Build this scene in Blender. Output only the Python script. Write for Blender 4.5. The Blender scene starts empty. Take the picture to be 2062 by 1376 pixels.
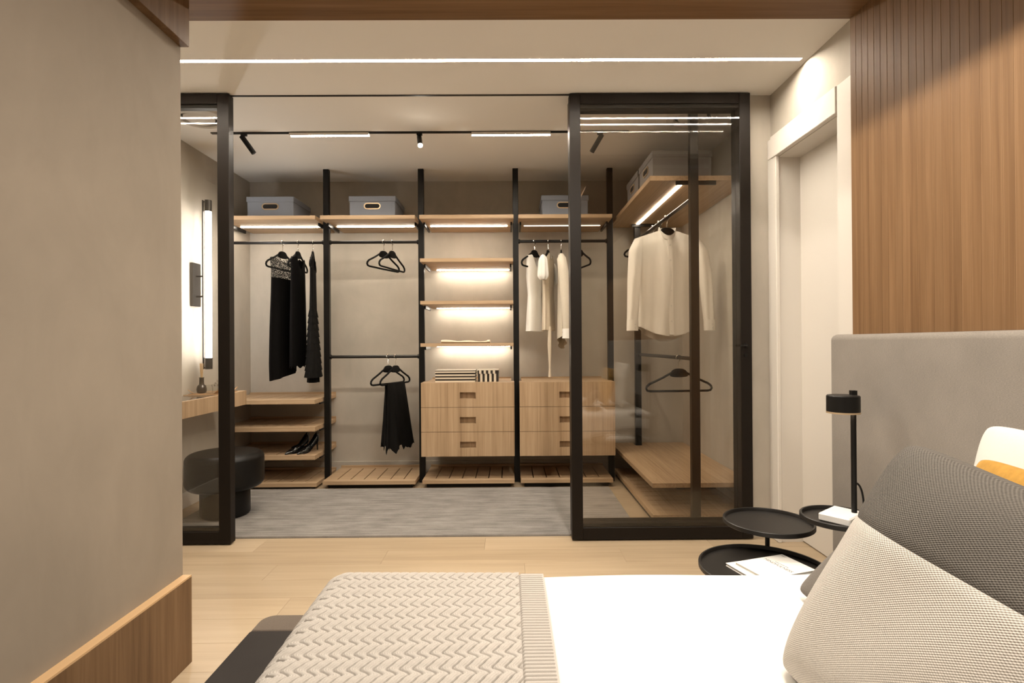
import bpy, bmesh, math, random
import numpy as np
from mathutils import Vector, Matrix
random.seed(7)
rng = np.random.default_rng(7)
SC = bpy.context.scene
COL = SC.collection
pi = math.pi

# ------------------------------------------------------------------ camera, world, exposure, large lights
cam_data = bpy.data.cameras.new('camera')
cam = bpy.data.objects.new('camera', cam_data)
COL.objects.link(cam)
cam_data.sensor_fit = 'HORIZONTAL'
cam_data.sensor_width = 36.0
cam_data.lens = 1100.0 / 2062.0 * 36.0
cam_data.clip_start = 0.02
r0 = (0.99996303, -0.00559725, -0.00652745)
r1 = (-0.00650796, 0.0034923, -0.99997272)
r2 = (0.0056199, 0.99997824, 0.00345575)
cam.matrix_world = Matrix(((r0[0], -r1[0], -r2[0], 0), (r0[1], -r1[1], -r2[1], 0), (r0[2], -r1[2], -r2[2], 1.125), (0, 0, 0, 1)))
SC.camera = cam

world = bpy.data.worlds.new('world')
SC.world = world
world.use_nodes = True
world.node_tree.nodes['Background'].inputs[0].default_value = (1, 0.9, 0.78, 1)
world.node_tree.nodes['Background'].inputs[1].default_value = 0.05

SC.view_settings.view_transform = 'Standard'
SC.view_settings.look = 'None'
SC.view_settings.gamma = 1.0
SC.view_settings.use_curve_mapping = False
SC.view_settings.exposure = 0.15
SC.cycles.transparent_max_bounces = 24
SC.cycles.max_bounces = 10
SC.cycles.diffuse_bounces = 4
SC.cycles.glossy_bounces = 4
SC.cycles.sample_clamp_indirect = 4.0

WARM = (1.0, 0.80, 0.56)
SOFT = (1.0, 0.885, 0.735)
NEUT = (1.0, 0.95, 0.90)

def area_light(name, loc, sx, sy, power, color, rot=(0, 0, 0), spread=pi):
    l = bpy.data.lights.new(name, 'AREA')
    l.shape = 'RECTANGLE'; l.size = sx; l.size_y = sy
    l.energy = power; l.color = color; l.spread = spread
    o = bpy.data.objects.new(name, l); COL.objects.link(o)
    o.location = loc; o.rotation_euler = rot
    return o

# recessed linear lamp in the bedroom ceiling over the bed (its own slot edge cuts the light on the slatted wall)
area_light('bedroom_slot_lamp', (0.516, 0.55, 2.43), 0.016, 2.6, 70, (1.0, 0.90, 0.77))

# ------------------------------------------------------------------ helpers
def lin(r, g, b):
    return tuple(((c / 255) / 12.92 if c <= 10 else (((c / 255) + 0.055) / 1.055) ** 2.4) for c in (r, g, b))

MATS = {}
def new_mat(name):
    m = bpy.data.materials.new(name); m.use_nodes = True
    nt = m.node_tree
    MATS[name] = m
    return m, nt, nt.nodes, nt.links, nt.nodes['Principled BSDF']

def coords(nt, scale, rand=False, kind='Object'):
    N, L = nt.nodes, nt.links
    tc = N.new('ShaderNodeTexCoord')
    src = tc.outputs[kind]
    if rand:
        oi = N.new('ShaderNodeObjectInfo')
        mul = N.new('ShaderNodeVectorMath'); mul.operation = 'SCALE'
        comb = N.new('ShaderNodeCombineXYZ')
        for i in range(3): L.new(oi.outputs['Random'], comb.inputs[i])
        L.new(comb.outputs[0], mul.inputs[0]); mul.inputs['Scale'].default_value = 37.0
        add = N.new('ShaderNodeVectorMath'); add.operation = 'ADD'
        L.new(src, add.inputs[0]); L.new(mul.outputs[0], add.inputs[1])
        src = add.outputs[0]
    mp = N.new('ShaderNodeMapping'); mp.inputs['Scale'].default_value = scale
    L.new(src, mp.inputs['Vector'])
    return mp.outputs[0]

def noise(nt, vec, scale, detail=4, rough=0.55, dist=0.0):
    n = nt.nodes.new('ShaderNodeTexNoise')
    n.inputs['Scale'].default_value = scale; n.inputs['Detail'].default_value = detail
    n.inputs['Roughness'].default_value = rough; n.inputs['Distortion'].default_value = dist
    nt.links.new(vec, n.inputs['Vector'])
    return n.outputs['Fac']

def ramp(nt, fac, stops):
    r = nt.nodes.new('ShaderNodeValToRGB')
    els = r.color_ramp.elements
    while len(els) < len(stops): els.new(0.5)
    for e, (p, c) in zip(els, stops): e.position = p; e.color = (*c, 1)
    nt.links.new(fac, r.inputs[0])
    return r.outputs[0]

def bump(nt, h, bsdf, strength=0.2, dist=0.002):
    b = nt.nodes.new('ShaderNodeBump')
    b.inputs['Strength'].default_value = strength; b.inputs['Distance'].default_value = dist
    nt.links.new(h, b.inputs['Height']); nt.links.new(b.outputs[0], bsdf.inputs['Normal'])
    return b

def mathn(nt, op, a, b=None, clamp=False):
    n = nt.nodes.new('ShaderNodeMath'); n.operation = op; n.use_clamp = clamp
    for i, x in enumerate((a, b)):
        if x is None: continue
        if isinstance(x, (int, float)): n.inputs[i].default_value = x
        else: nt.links.new(x, n.inputs[i])
    return n.outputs[0]

def plain(name, rgb, rough=0.5, metal=0.0, spec=0.5, var=0.0, vscale=6, bmp=0.0, bscale=200, coat=0):
    m, nt, N, L, b = new_mat(name)
    b.inputs['Base Color'].default_value = (*rgb, 1)
    b.inputs['Roughness'].default_value = rough; b.inputs['Metallic'].default_value = metal
    b.inputs['Specular IOR Level'].default_value = spec
    b.inputs['Coat Weight'].default_value = coat
    if var:
        f = noise(nt, coords(nt, (1, 1, 1)), vscale, 5)
        c = ramp(nt, f, [(0.3, tuple(x * (1 - var) for x in rgb)), (0.7, tuple(min(1, x * (1 + var)) for x in rgb))])
        L.new(c, b.inputs['Base Color'])
    if bmp:
        bump(nt, noise(nt, coords(nt, (1, 1, 1)), bscale, 3), b, bmp, 0.002)
    return m

def wood(name, dark, mid, light, axis, rough=0.45, spec=0.35, cross=60, along=1.6, rand=False):
    m, nt, N, L, b = new_mat(name)
    s = [cross, cross, cross]; s['xyz'.index(axis)] = along
    v = coords(nt, tuple(s), rand)
    f1 = noise(nt, v, 1.0, 6, 0.62, 0.4)
    s2 = [cross * 0.16] * 3; s2['xyz'.index(axis)] = along * 0.35
    f2 = noise(nt, coords(nt, tuple(s2), rand), 1.0, 3, 0.5, 0.6)
    mix = mathn(nt, 'ADD', mathn(nt, 'MULTIPLY', f1, 0.6), mathn(nt, 'MULTIPLY', f2, 0.4))
    c = ramp(nt, mix, [(0.33, dark), (0.5, mid), (0.68, light)])
    if rand:
        oi = N.new('ShaderNodeObjectInfo')
        hs = N.new('ShaderNodeHueSaturation')
        L.new(c, hs.inputs['Color'])
        L.new(mathn(nt, 'ADD', mathn(nt, 'MULTIPLY', oi.outputs['Random'], 0.10), 0.95), hs.inputs['Value'])
        c = hs.outputs[0]
    L.new(c, b.inputs['Base Color'])
    b.inputs['Roughness'].default_value = rough
    b.inputs['Specular IOR Level'].default_value = spec
    bump(nt, f1, b, 0.12, 0.001)
    return m

def emit(name, rgb, strength):
    m, nt, N, L, b = new_mat(name)
    N.remove(b)
    e = N.new('ShaderNodeEmission'); e.inputs[0].default_value = (*rgb, 1); e.inputs[1].default_value = strength
    L.new(e.outputs[0], N['Material Output'].inputs[0])
    return m

def glass_mat(name, tint, refl=1.0):
    m, nt, N, L, b = new_mat(name)
    N.remove(b)
    t = N.new('ShaderNodeBsdfTransparent'); t.inputs[0].default_value = (*tint, 1)
    g = N.new('ShaderNodeBsdfGlossy'); g.inputs['Roughness'].default_value = 0.0
    g.inputs['Color'].default_value = (1, 1, 1, 1)
    lw = N.new('ShaderNodeLayerWeight'); lw.inputs['Blend'].default_value = 0.5
    p = mathn(nt, 'POWER', lw.outputs['Facing'], 5.0)
    f = mathn(nt, 'MULTIPLY', mathn(nt, 'ADD', mathn(nt, 'MULTIPLY', p, 0.95), 0.026), refl, clamp=True)
    mx = N.new('ShaderNodeMixShader')
    L.new(f, mx.inputs[0]); L.new(t.outputs[0], mx.inputs[1]); L.new(g.outputs[0], mx.inputs[2])
    L.new(mx.outputs[0], N['Material Output'].inputs[0])
    return m

def fabric(name, rgb, var=0.2, scale=900, rough=0.95, bmp=0.3, streak=None, crease=0.0):
    m, nt, N, L, b = new_mat(name)
    v = coords(nt, streak or (1, 1, 1))
    f = noise(nt, v, scale, 3, 0.6)
    f2 = noise(nt, coords(nt, (1, 1, 1)), 7, 3)
    mix = mathn(nt, 'ADD', mathn(nt, 'MULTIPLY', f, 0.75), mathn(nt, 'MULTIPLY', f2, 0.25))
    c = ramp(nt, mix, [(0.32, tuple(x * (1 - var) for x in rgb)), (0.68, tuple(min(1, x * (1 + var)) for x in rgb))])
    L.new(c, b.inputs['Base Color'])
    b.inputs['Roughness'].default_value = rough; b.inputs['Specular IOR Level'].default_value = 0.15
    b.inputs['Sheen Weight'].default_value = 0.10 if max(rgb) > 0.1 else 0.0
    if max(rgb) < 0.03: b.inputs['Specular IOR Level'].default_value = 0.08
    bp = bump(nt, f, b, bmp, 0.002)
    if crease:
        f3 = noise(nt, coords(nt, (1.6, 1.6, 0.55)), 8, 2, 0.5, 0.0)
        b2 = nt.nodes.new('ShaderNodeBump'); b2.inputs['Strength'].default_value = crease; b2.inputs['Distance'].default_value = 0.02
        L.new(f3, b2.inputs['Height']); L.new(b2.outputs[0], bp.inputs['Normal'])
    return m

def weave(name, rgb, darkf=0.5, nu=70, nv=70):
    """basket weave from the cushion's own UV"""
    m, nt, N, L, b = new_mat(name)
    tc = N.new('ShaderNodeTexCoord'); sp = N.new('ShaderNodeSeparateXYZ'); L.new(tc.outputs['UV'], sp.inputs[0])
    su = mathn(nt, 'SINE', mathn(nt, 'MULTIPLY', sp.outputs[0], nu * 2 * pi))
    sv = mathn(nt, 'SINE', mathn(nt, 'MULTIPLY', sp.outputs[1], nv * 2 * pi))
    pr = mathn(nt, 'MULTIPLY', su, sv)
    h = mathn(nt, 'ADD', mathn(nt, 'MULTIPLY', pr, 0.5), 0.5)
    nz = noise(nt, coords(nt, (1, 1, 1), kind='UV'), 160, 3)
    mix = mathn(nt, 'ADD', mathn(nt, 'MULTIPLY', h, 0.55), mathn(nt, 'MULTIPLY', nz, 0.45))
    c = ramp(nt, mix, [(0.15, tuple(x * darkf for x in rgb)), (0.62, rgb), (0.9, tuple(min(1, x * 1.25) for x in rgb))])
    L.new(c, b.inputs['Base Color'])
    b.inputs['Roughness'].default_value = 0.9; b.inputs['Specular IOR Level'].default_value = 0.2
    bump(nt, h, b, 0.6, 0.003)
    return m

def plaster(name, rgb, var=0.12):
    m, nt, N, L, b = new_mat(name)
    v = coords(nt, (1, 1, 1))
    f = noise(nt, v, 1.6, 7, 0.55, 0.7)
    f2 = noise(nt, coords(nt, (1, 1, 0.5)), 7, 5, 0.6, 1.0)
    mix = mathn(nt, 'ADD', mathn(nt, 'MULTIPLY', f, 0.65), mathn(nt, 'MULTIPLY', f2, 0.35))
    lo = tuple(x * (1 - var) for x in rgb); hi = tuple(x * (1 + var) for x in rgb)
    c = ramp(nt, mix, [(0.3, lo), (0.7, hi)])
    L.new(c, b.inputs['Base Color'])
    b.inputs['Roughness'].default_value = 0.75; b.inputs['Specular IOR Level'].default_value = 0.25
    bump(nt, f2, b, 0.08, 0.003)
    return m

# ---- palette
M_floor = wood('oak_floor', (0.355, 0.268, 0.172), (0.42, 0.325, 0.217), (0.475, 0.378, 0.262), 'x', 0.36, 0.40, 26, 1.1, True)
OAK = ((0.29, 0.188, 0.105), (0.435, 0.302, 0.182), (0.53, 0.385, 0.245))
M_oak_x = wood('oak_veneer_x', *OAK, 'x')
M_oak_y = wood('oak_veneer_y', *OAK, 'y')
M_oak_z = wood('oak_veneer_z', *OAK, 'z')
WAL = ((0.145, 0.077, 0.035), (0.200, 0.112, 0.053), (0.248, 0.145, 0.073))
M_wal_x = wood('walnut_x', *WAL, 'x', spec=0.15)
M_wal_z = wood('walnut_z', *WAL, 'z', rand=True, spec=0.15)
M_wal_base = wood('walnut_base', (0.105, 0.058, 0.028), (0.165, 0.096, 0.048), (0.22, 0.135, 0.072), 'z', cross=45, spec=0.2)
M_wal_edge = plain('walnut_edge', (0.55, 0.36, 0.19), 0.5)
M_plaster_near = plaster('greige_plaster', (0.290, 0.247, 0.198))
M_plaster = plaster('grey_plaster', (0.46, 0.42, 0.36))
M_ceiling = plain('ceiling_paint', (0.90, 0.875, 0.83), 0.9, spec=0.1)
M_white = plain('white_lacquer', (0.70, 0.665, 0.615), 0.35, spec=0.4)
M_black = plain('black_metal', (0.006, 0.0055, 0.005), 0.4, spec=0.25)
M_frame = plain('dark_bronze_frame', (0.012, 0.009, 0.007), 0.42, spec=0.16)
M_blackrod = plain('black_rod', (0.008, 0.007, 0.0065), 0.28, spec=0.4)
M_velvet = plain('black_velvet', (0.004, 0.0037, 0.0035), 0.75, spec=0.15)
M_chrome = plain('chrome', (0.75, 0.73, 0.70), 0.18, 1.0)
M_glass = glass_mat('smoked_glass', (0.965, 0.957, 0.945), 1.0)
M_glass_in = glass_mat('smoked_glass_inner', (0.965, 0.957, 0.945), 0.22)
M_glass_l = glass_mat('clear_tinted_glass', (0.975, 0.97, 0.96), 1.0)
M_jar = glass_mat('jar_glass', (0.97, 0.97, 0.96), 1.6)
M_cloth_black = fabric('black_cloth', (0.0045, 0.004, 0.004), 0.3, 300, 0.9, 0.2)
M_cloth_black2 = fabric('black_crepe', (0.0075, 0.007, 0.0065), 0.4, 200, 0.85, 0.4)
M_white_cloth = fabric('white_cotton', (0.84, 0.82, 0.77), 0.05, 500, 0.9, 0.1, crease=0.4)
M_cream_cloth = fabric('cream_cloth', (0.72, 0.63, 0.50), 0.10, 300, 0.9, 0.2, crease=0.4)
M_sand_cloth = fabric('sand_cloth', (0.64, 0.58, 0.48), 0.10, 300, 0.9, 0.2)
M_shirt = fabric('shirt_linen', (0.80, 0.77, 0.70), 0.05, 700, 0.9, 0.1, crease=0.5)
M_box = fabric('blue_grey_board', (0.235, 0.255, 0.30), 0.08, 700, 0.8, 0.15)
M_box_dark = fabric('grey_board', (0.20, 0.19, 0.185), 0.08, 700, 0.8, 0.15)
M_brass = plain('pale_brass', (0.62, 0.47, 0.30), 0.35, 0.6)
M_hole = plain('box_inside', (0.01, 0.01, 0.01), 0.9)
M_leather = plain('black_leather', (0.0045, 0.004, 0.0036), 0.40, spec=0.26, bmp=0.15, bscale=220)
M_shoe = plain('patent_leather', (0.006, 0.006, 0.006), 0.12, spec=0.6)
M_duvet = fabric('white_duvet', (0.84, 0.82, 0.78), 0.03, 260, 0.95, 0.12, (1, 2.2, 1))
M_knit = fabric('knit_wool', (0.46, 0.428, 0.392), 0.10, 1100, 0.95, 0.5, (1, 0.35, 1))
M_bedframe = fabric('charcoal_upholstery', (0.034, 0.030, 0.028), 0.25, 700, 0.95, 0.3)
M_bedframe_lit_nap = fabric('charcoal_upholstery_lit_nap', (0.13, 0.105, 0.085), 0.25, 700, 0.95, 0.3)  # charcoal fabric again, nap sheen from the light put into the colour
M_head = fabric('headboard_fabric', (0.225, 0.200, 0.174), 0.22, 420, 0.95, 0.25, (1, 0.5, 2.2))
M_weave_l = weave('light_basket_weave', (0.53, 0.49, 0.445), 0.72, 95, 115)
M_weave_d = weave('dark_basket_weave', (0.135, 0.122, 0.108), 0.35, 95, 115)
M_cush_grey = fabric('dark_grey_cushion', (0.13, 0.115, 0.10), 0.3, 500, 0.95, 0.4)
M_mustard = fabric('mustard_velvet', (0.38, 0.205, 0.038), 0.15, 60, 0.85, 0.15)
M_pillow_white = fabric('white_pillow', (0.60, 0.58, 0.54), 0.04, 220, 0.95, 0.25, (1, 3, 1))
M_tray = plain('black_tray', (0.012, 0.0105, 0.0095), 0.42, spec=0.35)
M_marble = plain('white_marble', (0.82, 0.80, 0.77), 0.25, var=0.08, vscale=9)
M_paper = plain('paper_white', (0.80, 0.78, 0.74), 0.7)
M_page = plain('page_edge', (0.62, 0.60, 0.56), 0.8)
M_ink = plain('print_grey', (0.12, 0.115, 0.11), 0.8)
M_cream = plain('cream_lacquer', (0.66, 0.58, 0.46), 0.4)
M_dkbrown = plain('dark_brown_stripe', (0.018, 0.012, 0.008), 0.4)
M_amber = plain('brown_glass_bottle', (0.035, 0.022, 0.012), 0.12, spec=0.6)
M_reed = plain('diffuser_reed', (0.62, 0.42, 0.22), 0.7)
M_tan = plain('tan_leather', (0.42, 0.25, 0.12), 0.5)
M_mirror = plain('vanity_glass', (0.10, 0.085, 0.07), 0.06, spec=0.7)
M_vent = plain('vent_white', (0.66, 0.63, 0.58), 0.6)
M_lamp_cap = plain('lamp_graphite', (0.045, 0.042, 0.040), 0.35, 0.6)
E_led = emit('led_corridor', SOFT, 215)
E_shelf = emit('led_shelf', SOFT, 40)
E_shelf_dim = emit('led_shelf_dim', SOFT, 3)
E_track = emit('led_track', SOFT, 300)
E_tube = emit('tube_glow', NEUT, 30)
E_spot = emit('spot_glow', SOFT, 260)
E_lamp = emit('lamp_disc', SOFT, 14)

def rug_mat():
    m, nt, N, L, b = new_mat('grey_ribbed_rug')
    f = noise(nt, coords(nt, (3, 60, 1)), 1.0, 4, 0.6)
    f2 = noise(nt, coords(nt, (5, 9, 1)), 1.0, 4, 0.6)
    f3 = noise(nt, coords(nt, (1, 1, 1)), 500, 2)
    mix = mathn(nt, 'ADD', mathn(nt, 'ADD', mathn(nt, 'MULTIPLY', f, 0.45), mathn(nt, 'MULTIPLY', f2, 0.3)), mathn(nt, 'MULTIPLY', f3, 0.25))
    c = ramp(nt, mix, [(0.36, (0.16, 0.149, 0.138)), (0.5, (0.255, 0.238, 0.223)), (0.66, (0.36, 0.338, 0.312))])
    L.new(c, b.inputs['Base Color']); b.inputs['Roughness'].default_value = 0.95; b.inputs['Specular IOR Level'].default_value = 0.1
    bump(nt, f3, b, 0.5, 0.003)
    return m
M_rug = rug_mat()

def lace_mat():
    m, nt, N, L, b = new_mat('black_lace')
    b.inputs['Base Color'].default_value = (0.012, 0.011, 0.011, 1); b.inputs['Roughness'].default_value = 0.9
    v = nt.nodes.new('ShaderNodeTexVoronoi'); v.inputs['Scale'].default_value = 95
    L.new(coords(nt, (1, 1, 1)), v.inputs['Vector'])
    n = noise(nt, coords(nt, (1, 1, 1)), 120, 3)
    s = mathn(nt, 'ADD', mathn(nt, 'MULTIPLY', v.outputs['Distance'], 0.9), mathn(nt, 'MULTIPLY', n, 0.5))
    a = mathn(nt, 'LESS_THAN', s, 0.66)
    t = N.new('ShaderNodeBsdfTransparent'); mx = N.new('ShaderNodeMixShader')
    L.new(mathn(nt, 'MAXIMUM', a, 0.35), mx.inputs[0]); L.new(t.outputs[0], mx.inputs[1]); L.new(b.outputs[0], mx.inputs[2])
    L.new(mx.outputs[0], N['Material Output'].inputs[0])
    return m
M_lace = lace_mat()

ORG = {}
class G:
    def __init__(s): s.v = []; s.f = []; s.uv = None
    def add(s, vs, fs):
        o = len(s.v); s.v += [tuple(p) for p in vs]; s.f += [tuple(i + o for i in f) for f in fs]
        return s
    def box(s, x0, x1, y0, y1, z0, z1, b=0.0):
        lo = (x0, y0, z0); hi = (x1, y1, z1)
        if b <= 0:
            vs = [(hi[0] if i & 1 else lo[0], hi[1] if i & 2 else lo[1], hi[2] if i & 4 else lo[2]) for i in range(8)]
            return s.add(vs, [(0, 2, 3, 1), (4, 5, 7, 6), (0, 1, 5, 4), (2, 6, 7, 3), (0, 4, 6, 2), (1, 3, 7, 5)])
        b = min(b, 0.49 * min(abs(hi[k] - lo[k]) for k in range(3)))
        vs = []
        for i in range(8):
            c = [hi[k] if i >> k & 1 else lo[k] for k in range(3)]
            for a in range(3):
                p = list(c)
                for k in range(3):
                    if k != a: p[k] += -b if i >> k & 1 else b
                vs.append(p)
        fs = []
        for a in range(3):
            u, w = (a + 1) % 3, (a + 2) % 3
            for sg in (0, 1):
                ids = [(sg << a) | (p << u) | (q << w) for p, q in ((0, 0), (1, 0), (1, 1), (0, 1))]
                f = [i * 3 + a for i in ids]
                fs.append(f if sg else f[::-1])
        for a in range(3):
            u, w = (a + 1) % 3, (a + 2) % 3
            for p in (0, 1):
                for q in (0, 1):
                    i = (p << u) | (q << w); j = i | (1 << a)
                    f = [i * 3 + u, j * 3 + u, j * 3 + w, i * 3 + w]
                    fs.append(f if p == q else f[::-1])
        for i in range(8):
            fs.append((i * 3, i * 3 + 1, i * 3 + 2))
        return s.add(vs, fs)
    def cyl(s, p0, p1, r, n=16, r2=None):
        return s.tube([p0, p1], [r, r if r2 is None else r2], n)
    def tube(s, path, r, n=8, closed=False, caps=True):
        P = [Vector(p) for p in path]; m = len(P)
        rr = r if isinstance(r, (list, tuple)) else [r] * m
        T = []
        for i in range(m):
            a = P[(i - 1) % m] if (closed or i > 0) else P[i]
            c = P[(i + 1) % m] if (closed or i < m - 1) else P[i]
            T.append((c - a).normalized())
        up = Vector((0, 0, 1)) if abs(T[0].z) < 0.9 else Vector((1, 0, 0))
        nrm = T[0].cross(up).normalized()
        vs = []
        for i in range(m):
            if i: nrm = (nrm - T[i] * nrm.dot(T[i])).normalized()
            bn = T[i].cross(nrm)
            for k in range(n):
                a = 2 * pi * k / n
                vs.append(P[i] + (nrm * math.cos(a) + bn * math.sin(a)) * rr[i])
        fs = []
        for i in range(m if closed else m - 1):
            j = (i + 1) % m
            for k in range(n):
                l = (k + 1) % n
                fs.append((i * n + k, i * n + l, j * n + l, j * n + k))
        if caps and not closed:
            fs.append(tuple(range(n))[::-1]); fs.append(tuple((m - 1) * n + k for k in range(n)))
        return s.add(vs, fs)
    def lathe(s, prof, c=(0, 0, 0), n=40):
        vs = []; fs = []; m = len(prof)
        for r, z in prof:
            for k in range(n):
                a = 2 * pi * k / n
                vs.append((c[0] + r * math.cos(a), c[1] + r * math.sin(a), c[2] + z))
        for i in range(m - 1):
            for k in range(n):
                l = (k + 1) % n
                fs.append((i * n + k, i * n + l, (i + 1) * n + l, (i + 1) * n + k))
        if prof[0][0] > 1e-6: fs.append(tuple(range(n))[::-1])
        if prof[-1][0] > 1e-6: fs.append(tuple((m - 1) * n + k for k in range(n)))
        return s.add(vs, fs)
    def grid(s, pts, nu, nv, cu=False, cv=False):
        fs = []
        for i in range(nu if cu else nu - 1):
            for j in range(nv if cv else nv - 1):
                a, b = i, (i + 1) % nu; c, d = j, (j + 1) % nv
                fs.append((a * nv + c, b * nv + c, b * nv + d, a * nv + d))
        return s.add(pts, fs)
    def prism(s, poly, axis, a, b):
        """closed 2-D polygon swept along an axis; poly in the other two axes' order"""
        n = len(poly); vs = []
        for t in (a, b):
            for p, q in poly:
                vs.append({'x': (t, p, q), 'y': (p, t, q), 'z': (p, q, t)}[axis])
        fs = [tuple(range(n))[::-1], tuple(n + i for i in range(n))]
        fs += [(i, (i + 1) % n, n + (i + 1) % n, n + i) for i in range(n)]
        return s.add(vs, fs)
    def build(s, name, mat, parent=None, loc=None, smooth=35, props=None):
        me = bpy.data.meshes.new(name)
        o = bpy.data.objects.new(name, me)
        if parent is not None:
            org = ORG[parent.name]; o.parent = parent
        else:
            org = loc or (0, 0, 0); o.location = org
        me.from_pydata([(p[0] - org[0], p[1] - org[1], p[2] - org[2]) for p in s.v], [], s.f)
        me.materials.append(mat)
        bm = bmesh.new(); bm.from_mesh(me); bmesh.ops.recalc_face_normals(bm, faces=bm.faces); bm.to_mesh(me); bm.free()
        if smooth:
            me.polygons.foreach_set('use_smooth', [True] * len(me.polygons))
            me.set_sharp_from_angle(angle=math.radians(smooth))
        COL.objects.link(o)
        ORG[o.name] = org
        for k, v in (props or {}).items(): o[k] = v
        return o

def thing(name, label, cat, loc=(0, 0, 0), group=None):
    o = bpy.data.objects.new(name, None); o.empty_display_size = 0.05
    COL.objects.link(o); o.location = loc
    ORG[o.name] = tuple(loc)
    o['label'] = label; o['category'] = cat; o['kind'] = 'thing'
    if group: o['group'] = group
    return o
def solo(g, name, mat, label, cat, loc, group=None, smooth=35):
    o = g.build(name, mat, None, loc, smooth)
    o['label'] = label; o['category'] = cat; o['kind'] = 'thing'
    if group: o['group'] = group
    return o
def struct(g, name, mat, loc=(0, 0, 0), smooth=0):
    o = g.build(name, mat, None, loc, smooth); o['kind'] = 'structure'
    return o
def link_copy(src, parent, loc):
    o = src.copy(); COL.objects.link(o); o.parent = parent; o.location = loc
    return o
def dup(root, loc, rz=None, label=None, group=None):
    r = root.copy(); COL.objects.link(r); r.location = loc; ORG[r.name] = tuple(loc)
    if rz is not None: r.rotation_euler = (0, 0, rz)
    if label: r['label'] = label
    if group: r['group'] = group
    for ch in list(root.children):
        c = ch.copy(); COL.objects.link(c); c.parent = r; ORG[c.name] = tuple(loc)
        for g in list(ch.children):
            d = g.copy(); COL.objects.link(d); d.parent = c
    return r
def B(*a, **k): return G().box(*a, **k)

# ------------------------------------------------------------------ the setting
CZ = 2.55; SZ = 2.363
XL, XR, YB = -2.26, 1.52, 4.79          # closet left wall, right wall, back wall
XW, YP = 1.317, 2.085                   # slatted wall face, far edge of the timber portal
XN, YN = -1.166, 1.953                  # near plaster wall face and its end
fl = struct(B(-2.4, 1.9, -1.8, 4.95, -0.06, -0.004), 'floor', plain('subfloor', (0.18, 0.12, 0.07), 0.8))
pl_mesh = {}
rowh = 0.182
yy = -1.75; row = 0
while yy < 4.9:
    xx = -2.4 - (row * 0.737) % 1.26
    while xx < 1.9:
        x0, x1 = max(xx, -2.4), min(xx + 1.26, 1.9)
        L_ = round(x1 - x0, 3)
        if L_ > 0.02:
            if L_ not in pl_mesh:
                o = B(0.0004, L_ - 0.0004, 0.0003, rowh - 0.0003, -0.012, 0.0, b=0.0006).build('plank', M_floor, fl, smooth=0)
                pl_mesh[L_] = o; o.location = (x0, yy, 0)
            else:
                link_copy(pl_mesh[L_], fl, (x0, yy, 0))
        xx += 1.26
    yy += rowh; row += 1

cei = struct(B(-2.4, 1.9, 2.756, 4.95, CZ, CZ + 0.12), 'ceiling', M_ceiling)
B(-2.4, 1.9, YP, 2.732, CZ, CZ + 0.12).build('panel', M_ceiling, cei, smooth=0)
B(-2.4, 1.9, 2.732, 2.756, CZ + 0.018, CZ + 0.12).build('panel', M_ceiling, cei, smooth=0)
B(1.484, 1.9, 2.732, 2.756, CZ, CZ + 0.018).build('panel', M_ceiling, cei, smooth=0)
# timber-lined bedroom ceiling, with the slot of the recessed lamp left open
sof = struct(B(-2.4, 0.10, -1.8, YP, SZ, SZ + 0.02), 'ceiling_timber', M_wal_x)
B(0.62, 1.9, -1.8, YP, SZ, SZ + 0.02).build('panel', M_wal_x, sof, smooth=0)
B(0.10, 0.62, 1.90, YP, SZ, SZ + 0.02).build('panel', M_wal_x, sof, smooth=0)
B(0.10, 0.62, -1.8, -0.8, SZ, SZ + 0.02).build('panel', M_wal_x, sof, smooth=0)
B(-2.4, 1.9, -1.8, YP, 2.44, 2.47).build('panel', M_ceiling, sof, smooth=0)
B(-2.4, 1.9, YP - 0.02, YP, SZ + 0.001, CZ + 0.02).build('fascia', M_wal_x, sof, smooth=0)

struct(B(-2.4, XL, YN, 4.95, 0, CZ), 'wall_left', M_plaster)
struct(B(-2.4, 1.9, YB, 4.95, 0, CZ), 'wall_back', M_plaster)
wr = struct(B(XR, 1.9, 3.12, YB, 0, CZ), 'wall_right', M_plaster)
B(XR, 1.9, YP, 3.12, 2.17, CZ).build('wall_right_over_door', M_plaster, wr, smooth=0)
B(XR, 1.9, YP, 2.475, 0, 2.17).build('wall_right_near_door', M_plaster, wr, smooth=0)
struct(B(1.384, XR, 3.145, 3.30, 0, CZ), 'wall_pier', M_plaster)
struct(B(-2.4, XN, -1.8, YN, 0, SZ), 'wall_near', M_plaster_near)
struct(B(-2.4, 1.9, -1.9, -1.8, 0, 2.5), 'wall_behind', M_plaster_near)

# slatted timber wall behind the headboard: every strip its own piece
ws = struct(B(XW + 0.0009, 1.9, -1.8, YP, 0, SZ), 'wall_slatted', wood('walnut_groove', (0.26, 0.15, 0.08), (0.36, 0.22, 0.12), (0.42, 0.27, 0.15), 'z'))
pitch = 0.0338
first = None
k = 0; y = YP
while y - pitch > -1.75:
    if first is None:
        first = B(XW, XW + 0.0012, -pitch + 0.0016, 0, 0, SZ, b=0.0004).build('slat', M_wal_z, ws, smooth=0); first.location = (0, y, 0)
    else:
        link_copy(first, ws, (0, y, 0))
    y -= pitch; k += 1

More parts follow.
